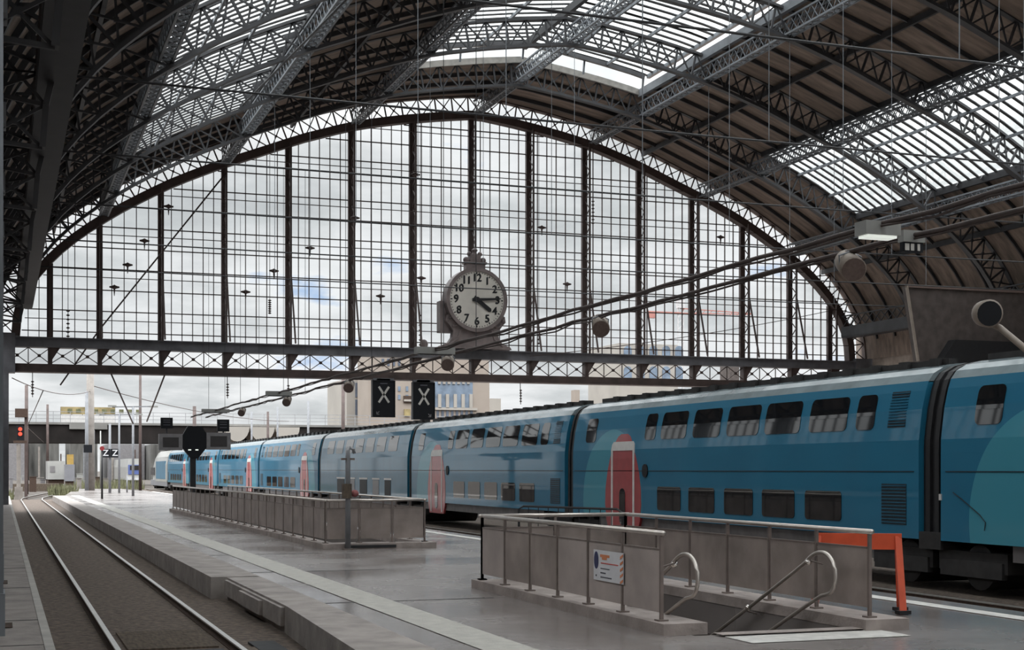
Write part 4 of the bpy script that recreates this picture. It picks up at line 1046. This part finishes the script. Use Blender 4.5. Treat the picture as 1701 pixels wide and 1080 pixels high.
for (xa, ya, xb, yb, yy, lab) in ((267, 712, 287, 694, 70.25, 'small dark board standing above the left grey monitor'), (361, 717, 381, 697, 70.25, 'small black board standing above the right grey monitor')):
    a = q3(xa, ya, yy); b = q3(xb, yb, yy)
    t = thing('small_board', lab, 'sign', ((a.x + b.x) / 2, yy, a.z), 'small boards near the information totem')
    m = MB(); m.box(a.x, b.x, yy, yy + .12, a.z, b.z); m.build('board', M['black_gloss'], t)
    m = MB()
    for q in (.3, .55, .75): m.box(a.x + .12, b.x - .12, yy - .01, yy, a.z + (b.z - a.z) * q, a.z + (b.z - a.z) * q + .035)
    m.build('faded_lines', M['sign_text'], t)
    m = MB(); m.tube([((a.x + b.x) / 2, yy + .06, a.z + .05), ((a.x + b.x) / 2, yy + .06, a.z - .29)], .04, 6); m.build('stem', M['steel'], t)

# ------------------------------------------------------------------ outdoors
def pole(label, px, ybase, ytop, r, mat, arms=None, name='platform_pole', Y=None, zb=0.0, group='poles beyond the end wall'):
    b = atZ(px, ybase, zb) if Y is None else Vector((atY(px, ybase, Y).x, Y, zb)); top = EYE + (780 - ytop) * (b.x * SN + b.y * CS) / F
    t = thing(name, label, 'pole', b, group)
    m = MB(); m.tube([b, (b.x, b.y, top)], [r, r * .8], 8); m.build('shaft', mat, t, True)
    if arms:
        m = MB(); m.bar((b.x - arms, b.y, top - .03), (b.x + arms, b.y, top + .05), .08, .08); m.build('lamp_arm', mat, t)
        m = MB()
        for s in (-1, 1): m.box(b.x + s * arms - .3, b.x + s * arms + .3, b.y - .1, b.y + .1, top - .02, top + .1)
        m.build('lamp_head', M['lamp_white'], t)
    return t, b, top
pole('slim grey lamp post with twin arms near the platform end', 221, 824, 676, .10, M['pole_grey'], 1.5)
t, b, top = pole('dark slim post nearest the camera on the platform end', 169.5, 829, 745, .07, M['black'])
m = MB(); m.tube([(b.x, b.y - .12, top), (b.x, b.y + .12, top)], .15, 14); m.build('red_disc', M['red'], t)
pole('pale lamp post with short arms behind the second Z board', 198, 819, 689, .09, M['pole_grey'], 1.6)
pole('thin pale post left of the Z boards', 156, 812, 715, .09, M['pole_grey'])
pole('thin pale post in the middle of the platform end', 167, 811, 716, .08, M['lamp_white'])
pole('short grey post right of the Z boards', 211, 818, 790, .07, M['pole_grey'])
t, b, top = pole('grey post carrying two black Z boards', 182.5, 819, 704, .12, M['pole_grey'])
for k, px in enumerate((175.5, 191)):
    a = atY(px, 753, b.y - .2); s = .36
    q = thing('letter_board', 'black square board with white Z, %s of the pair' % ('left', 'right')[k], 'sign', a - Vector((0, 0, s)), 'Z boards on the grey post')
    m = MB(); m.box(a.x - s, a.x + s, b.y - .24, b.y - .13, a.z - s, a.z + s); m.build('board', M['black_gloss'], q)
    m = MB(); put_text(m, 'Z', .72, (a.x, b.y - .245, a.z)); m.build('letter', M['sign_white'], q)
# concrete catenary mast and others
for k, (px, yb, yt, r, mat, Y, lab) in enumerate(((150, 812, 622, .42, M['pole_pale'], 140, 'tall pale concrete catenary mast beyond the platform end'), (144, 812, 650, .18, M['pole_grey'], 139, 'thin dark mast against the tall concrete mast'), (44, 812, 640, .2, M['gable'], 150, 'brown mast rising behind the red signal'), (79, 700, 672, .22, M['gable'], 228, 'short brown mast on the road bridge'), (233, 700, 622, .16, M['gable'], 150, 'thin brown mast right of the stay rods'),
        (323, 705, 675, .3, M['gable'], 205, 'short dark mast above the information boards'), (512, 706, 666, .2, M['pole_grey'], 215, 'slim mast seen above the train roof, tallest there'), (461, 706, 676, .17, M['pole_grey'], 215, 'slim mast seen above the train roof, middle one'), (445, 706, 684, .22, M['gable'], 215, 'short brown mast seen above the train roof'), (418, 706, 684, .17, M['pole_grey'], 215, 'slim mast seen above the train roof, leftmost'), (570, 700, 625, .22, M['gable'], 150, 'thin mast in front of the sandstone block left edge'))):
    pole(lab, px, yb, yt, r, mat, None, 'catenary_mast', Y, -.52, 'catenary masts in the yard')
t = thing('platform_number_board', 'small black board on the tall concrete mast', 'sign', atY(146, 752, 138), None)
a, b = atY(139, 752, 138), atY(153, 739, 138)
m = MB(); m.box(a.x, b.x, 138, 138.2, a.z, b.z); m.build('board', M['black_gloss'], t); m = MB(); m.bar(((a.x + b.x) / 2, 138.1, (a.z + b.z) / 2), ((a.x + b.x) / 2 + .4, 139.9, (a.z + b.z) / 2), .06, .06); m.build('bracket', M['gable'], t)
# road bridge
BY = 230
t = thing('road_bridge', 'dark steel road bridge crossing the tracks outside the hall', 'bridge', (40, BY + 4, -.5))
m = MB(); m.box(-25, 150, BY, BY + 9, 6.1, 8.9); m.build('deck_girder', M['bridge'], t)
m = MB(); m.box(-25, 150, BY - .3, BY + .2, 8.9, 9.25); m.build('parapet_kerb', M['bridge_pale'], t)
a, b = atY(115, 713, BY), atY(178, 704, BY)
m = MB(); m.box(a.x, b.x, BY - .5, BY - .1, a.z, 9.2); m.build('pale_fascia', M['bridge_pale'], t)
m = MB()
for k in range(70): x = -25 + k * 2.5; m.box(x - .04, x + .04, BY - .05, BY + .05, 9.2, 10.9)
for z in (9.8, 10.35, 10.9): m.box(-25, 150, BY - .04, BY + .04, z - .04, z + .04)
m.build('railing', M['rail_thin'], t)
for x in (-8, 26, 60, 96, 130): m = MB(); m.box(x - .8, x + .8, BY + 1, BY + 8, -.52, 6.1); m.build('pier', M['bridge'], t)
for k in range(3):
    m = MB(); a = atY(394 + k * 42, 733, BY - 8); pts = [(a.x + 1.9 * math.cos(math.pi + q * math.pi / 10) , BY - 8, 8.6 + 2.3 * math.sin(math.pi + q * math.pi / 10)) for q in range(11)]
    m.prism(pts, (0, 7.9, 0)); m.build('arch_end', M['stone_pale'], t)
a, b = atY(101, 688, BY + 3), atY(191, 677, BY + 3)
t = thing('billboard', 'long yellow billboard standing on the road bridge', 'billboard', ((a.x + b.x) / 2, BY + 3, 8.9))
m = MB(); m.box(a.x, b.x, BY + 3, BY + 3.2, a.z, b.z); m.build('board', M['board'], t)
m = MB(); m.box(a.x, b.x, BY + 2.9, BY + 2.98, a.z - 1.4, a.z - .1); m.build('white_band', M['white_paint'], t)
m = MB()
for q in range(6): x = a.x + (b.x - a.x) * q / 5; m.box(x - .07, x + .07, BY + 3.2, BY + 3.3, 8.9, b.z)
m.build('post', M['rail_thin'], t)
m = MB()
for q in range(9):
    x = a.x + 1.0 + q * 1.3; m.box(x, x + .7, BY + 2.96, BY + 2.999, a.z + .25, b.z - .3)
m.build('dark_patches', M['shrub'], t)
# buildings
def facade(label, name, Y, x0, x1, z1, mat, depth=20):
    t = thing(name, label, 'building', ((x0 + x1) / 2, Y, -.5)); m = MB(); m.box(x0, x1, Y, Y + depth, -.52, z1); m.build('wall', mat, t); return t
Y = 300
a = atY(612, 590, Y); b = atY(812, 590, Y)
t = facade('sandstone office block with tall narrow windows behind the X signals', 'office_block', Y, a.x, b.x, a.z, M['stone'], 10)
def win(t, name, px0, px1, y0, y1, mat, Yw, pr=.15):
    a = atY(px0, y1, Yw); b = atY(px1, y0, Yw); m = MB(); m.box(a.x, b.x, Yw - pr, Yw + .1, a.z, b.z); return m.build(name, mat, t)
win(t, 'curtain_wall', 722, 785, 628, 678, M['win_blue'], Y, .1)
for k in range(5): win(t, 'pilaster', 727 + k * 13, 732 + k * 13, 655, 678, M['stone_pale'], Y, .5)
win(t, 'cornice_band', 722, 792, 678, 681, M['stone_pale'], Y, .5)
for k in range(8): win(t, 'narrow_window', 725 + k * 8, 729 + k * 8, 682, 694, M['win_dark'], Y)
for k in range(7): win(t, 'small_window', 727 + k * 8, 731.5 + k * 8, 630, 638, M['stone_pale'], Y, .4)
for k in range(4): win(t, 'narrow_window', 634 + k * 9, 638 + k * 9, 596, 608, M['win_dark'], Y)
for k in range(2):
    for z in (642, 656): win(t, 'narrow_window', 661 + k * 13, 665 + k * 13, z, z + 8, M['win_blue'], Y)
win(t, 'red_sign_panel', 670, 687, 658, 669, M['rust'], Y, .4); win(t, 'dark_sign_panel', 670, 687, 664, 667, M['stone_pale'], Y, .6)
win(t, 'ochre_sign_panel', 671, 681, 680, 691, M['board'], Y, .4)
a = atY(576, 629, 312); b = atY(616, 629, 312)
t = facade('paler wing of tall narrow windows left of the sandstone block', 'office_wing', 312, a.x, b.x, a.z, M['stone_pale'])
for k in range(4):
    for z0, z1 in ((636, 660), (664, 690)): win(t, 'narrow_window', 590 + k * 7.5, 593.5 + k * 7.5, z0, z1, M['win_dark'], 312)
a = atY(790, 634, 320); b = atY(813, 634, 320)
t = facade('plain stone end block stepping down right of the sandstone block', 'stone_annex', 318, a.x, atY(813, 634, 318).x, a.z, M['stone'])
a = atY(815, 662, 340); b = atY(832, 662, 340)
t = facade('low pale house right of the sandstone block', 'low_house', 340, a.x, b.x, a.z, M['stone_pale'])
Y = 330; a = atY(1028, 570, Y); b = atY(1126, 570, Y)
t = facade('pale apartment block with arched windows seen through the girder', 'arched_building', Y, a.x, b.x, a.z, M['stone_pale'])
for z0 in (572, 606):
    for k in range(5):
        px = 1036 + k * 21.3; c0 = atY(px, z0 + 28, Y); c1 = atY(px + 13, z0 + 10, Y); w = (c1.x - c0.x) / 2; cx = (c0.x + c1.x) / 2
        m = MB(); m.prism([(c0.x, Y - .2, c0.z), (c1.x, Y - .2, c0.z)] + [(cx + w * math.cos(q * math.pi / 10), Y - .2, c1.z + w * math.sin(q * math.pi / 10)) for q in range(11)], (0, .3, 0)); m.build('arched_window', M['win_blue'], t)
a, b = atY(1212, 640, 250), atY(1228, 607, 250)
t = facade('small dark tower seen through the girder right of the arched block', 'small_tower', 250, a.x, b.x, b.z, M['dark_wall'], 4)
a, b = atY(955, 680, 260), atY(963, 648, 260)
facade('short pale chimney above the train roof', 'chimney', 260, a.x, b.x, b.z, M['stone'], 2)
# crane
Y = 380
t = thing('tower_crane', 'red and white tower crane far behind the arched building', 'crane', Vector((atY(1131, 600, Y).x, Y, -.5)))
a = atY(1131, 512, Y)
m = MB()
for s in (-1, 1): m.box(a.x + s * .9 - .12, a.x + s * .9 + .12, Y, Y + .25, -.52, a.z)
z = 20
while z < a.z: m.bar((a.x - .9, Y, z), (a.x + .9, Y, z + 1.8), .12, .12); z += 1.8
m.build('mast', M['crane_white'], t)
b, c = atY(1075, 518, Y), atY(1247, 528, Y)
m = MB(); m.bar((b.x, Y, b.z), (a.x, Y, b.z), .5, .5); m.box(b.x, b.x + 2.5, Y - .6, Y + .6, b.z - 1.8, b.z); m.build('counter_jib', M['crane_red'], t)
m = MB(); m.bar((a.x, Y, b.z), (c.x, Y, c.z + 1), .3, .3); m.bar((a.x, Y, b.z + 1.4), (c.x, Y, c.z + 1.3), .3, .3)
for q in range(10):
    x = a.x + (c.x - a.x) * q / 10; m.bar((x, Y, b.z), (x + (c.x - a.x) / 20, Y, b.z + 1.3), .15, .15)
m.build('jib', M['crane_red'], t)
m = MB(); m.box(a.x - 1.1, a.x + 1.1, Y - .5, Y + 1, a.z, a.z + 2.4); m.build('cab', M['crane_white'], t)
# signal, wagon, regional train, shunter, yard
b = atY(31, 816, 118); b.z = -.4
t = thing('rail_signal', 'railway signal with red lamps at the end of the left track', 'signal', b)
m = MB(); zz = atY(31, 738, 118).z; m.tube([b, (b.x, b.y, zz)], .16, 8); m.build('mast', M['pole_pale'], t)
p0, p1 = atY(28, 731, 118), atY(39, 707, 118)
m = MB(); m.box(p0.x, p1.x, 117.8, 118.1, p0.z, p1.z); m.build('head', M['black_gloss'], t)
m = MB(); cx = (p0.x + p1.x) / 2
for py in (713, 721): c = atY(33.5, py, 117.75); m.tube([(cx, 117.8, c.z), (cx, 117.72, c.z)], .15, 12)
m.build('lens', M['signal_red'], t)
m = MB(); m.box(cx - .5, cx + .5, 117.8, 118.2, p0.z - .25, p0.z - .05); m.build('platform_bracket', M['rust'], t)
m = MB(); m.box(b.x - .3, b.x + .3, b.y - .3, b.y + .3, -.45, .6); m.build('base_block', M['pole_pale'], t)
a, b = atY(25, 693, 126), atY(46, 679, 126)
t = thing('junction_box', 'brown box on a frame above the red signal', 'box', ((a.x + b.x) / 2, 126, -.5))
m = MB(); m.box(a.x, b.x, 126, 126.8, a.z, b.z); m.build('box', M['rust'], t); m = MB(); m.box(b.x - .25, b.x, 126.3, 126.6, -.52, a.z); m.build('post', M['gable'], t)
a, b = atY(79, 800, 190), atY(108, 766, 190)
t = thing('freight_wagon', 'white box wagon standing in the yard left of the platform end', 'wagon', ((a.x + b.x) / 2, 190, -.4))
m = MB(); m.box(a.x, b.x, 190, 198, .7, b.z); m.build('body', M['loco_white'], t)
m = MB(); m.box(a.x + .1, b.x - .1, 190.3, 197.7, .1, .7); m.build('underframe', M['rust'], t)
for s in (-1, 1): m = MB(); cx = (a.x + b.x) / 2; m.tube([(cx + s * .75 - .07, 191.5, -.0), (cx + s * .75 + .07, 191.5, 0)], .45, 14); m.build('wheel', M['under'], t)
m = MB(); m.box(a.x + .3, a.x + .9, 189.95, 190, 1.6, 2.4); m.build('end_panel', M['grey_box'], t)
a, b = atY(108, 800, 186), atY(124, 755, 186)
t = thing('track_machine', 'small yellow topped track machine beside the white wagon', 'rail machine', ((a.x + b.x) / 2, 186, -.4))
m = MB(); m.box(a.x, b.x, 186, 189, .5, 2.6); m.build('body', M['loco_grey'], t); m = MB(); m.box(a.x + .3, b.x - .1, 186.5, 188.5, 2.6, b.z); m.build('cab', M['yellow'], t)
m = MB(); m.box(a.x + .1, b.x - .1, 186.2, 188.8, -.05, .5); m.build('running_gear', M['rust'], t)
a, b = atY(211, 798, 200), atY(235, 762, 200)
t = thing('regional_train', 'white and blue regional train facing the camera beyond the platform', 'train', ((a.x + b.x) / 2, 210, -.4))
m = MB(); cx = (a.x + b.x) / 2; w = (b.x - a.x) / 2
m.prism([(cx - w, 200, .5), (cx + w, 200, .5), (cx + w, 200, 2.3), (cx + w * .8, 200, b.z), (cx - w * .8, 200, b.z), (cx - w, 200, 2.3)], (0, 25, 0)); m.build('body', M['loco_white'], t)
m = MB(); m.box(cx - w * .85, cx + w * .85, 199.9, 200.02, 1.3, 2.6); m.build('cab_front', M['blue_paint'], t)
m = MB(); m.box(cx - w * .6, cx + w * .6, 199.85, 199.95, 1.9, 2.5); m.build('windscreen', M['screen'], t)
m = MB(); m.box(cx - w * .8, cx + w * .8, 200.1, 224, -.4, .5); m.build('underframe', M['under'], t)
m = MB(); m.box(cx - w, cx + w, 199.8, 200, .5, .8); m.build('buffer_beam', M['sign_white'], t)
# low sheds and clutter far beyond the bridge
random.seed(5)
for k in range(11):
    x = -30 + k * 9; h = random.uniform(7.6, 9.2)
    m = MB(); m.box(x, x + random.uniform(6, 9), 340 + random.uniform(0, 20), 372, -.52, h); struct(m.build('distant_shed_wall', M['yard_wall'] if k % 3 else M['grey_box']))
for k in range(16):
    x = 2 + k * 3.4 + random.uniform(-.8, .8); y = random.uniform(190, 290)
    m = MB(); m.tube([(x, y, -.52), (x, y, random.uniform(4, 6.0))], random.uniform(.1, .2), 6)
    tag(m.build('yard_pole', (M['pole_grey'], M['pole_pale'], M['gable'])[k % 3]), 'slim pole standing in the rail yard beyond the platform', 'pole', 'slim poles in the rail yard')
for k in range(12):
    x = 1.0 + k * .95; y = random.uniform(155, 200); h = random.uniform(.6, 1.5)
    if 2 < x < 6 and y < 165: y = 170
    m = MB(); m.box(x, x + random.uniform(.4, .8), y, y + .5, -.52, h); m.box(x - .05, x + .85, y - .05, y + .55, h, h + .06)
    tag(m.build('equipment_cabinet', M[('grey_box', 'lamp_white', 'rust', 'pole_pale')[k % 4]]), 'small trackside cabinet in the rail yard beyond the platform', 'cabinet', 'trackside cabinets in the rail yard')
m = MB(); m.box(1.2, 6.2, 170, 171.5, -.52, .35); tag(m.build('earth_bank', M['timber']), 'low brown bank behind the curving rails', 'bank')
def clump(label, c, r, n, h):
    random.seed(int(c[0] * 10)); m = MB()
    for k in range(n):
        a = random.uniform(0, 6.28); q = r * math.sqrt(random.random()); p = Vector((c[0] + q * math.cos(a), c[1] + q * 2 * math.sin(a), c[2]))
        tip = p + Vector((random.uniform(-.3, .3), random.uniform(-.3, .3), h * random.uniform(.5, 1)))
        m.add([p + Vector((-.05, 0, 0)), p + Vector((.05, 0, 0)), tip], [(0, 1, 2)])
    tag(m.build('dry_grass', M['shrub']), label, 'grass', kind='stuff')
clump('dry grass beside the curving rails', (5.2, 134, -.5), 1.2, 500, 1.3)
clump('dry grass along the left platform end', (0.2, 122, -.5), .7, 250, 1.0)
clump('weeds in the yard behind the platform', (12.0, 175, -.5), 4.0, 700, 1.6)
# contact wires outside
wire('contact_wire', 'thin contact wire leaving the hall over the near track', [(2.2, 84, 6.4), (2.4, 150, 6.2), (6, 225, 6.0)], .03, M['gable'])
wire('feeder_wire', 'sagging thin feeder wire left of the concrete mast', [atY(20, 628, 90), atY(150, 650, 140)], .03, M['gable'], sag=.6)
wire('feeder_wire', 'thin wire rising right from the concrete mast', [atY(150, 640, 140), atY(480, 700, 215)], .04, M['gable'], sag=.8)
wire('feeder_wire', 'thin long wire sloping behind the right half of the end window', [atY(880, 592, 83.9), atY(1400, 512, 83.9)], .025, M['gable'], sag=.3)
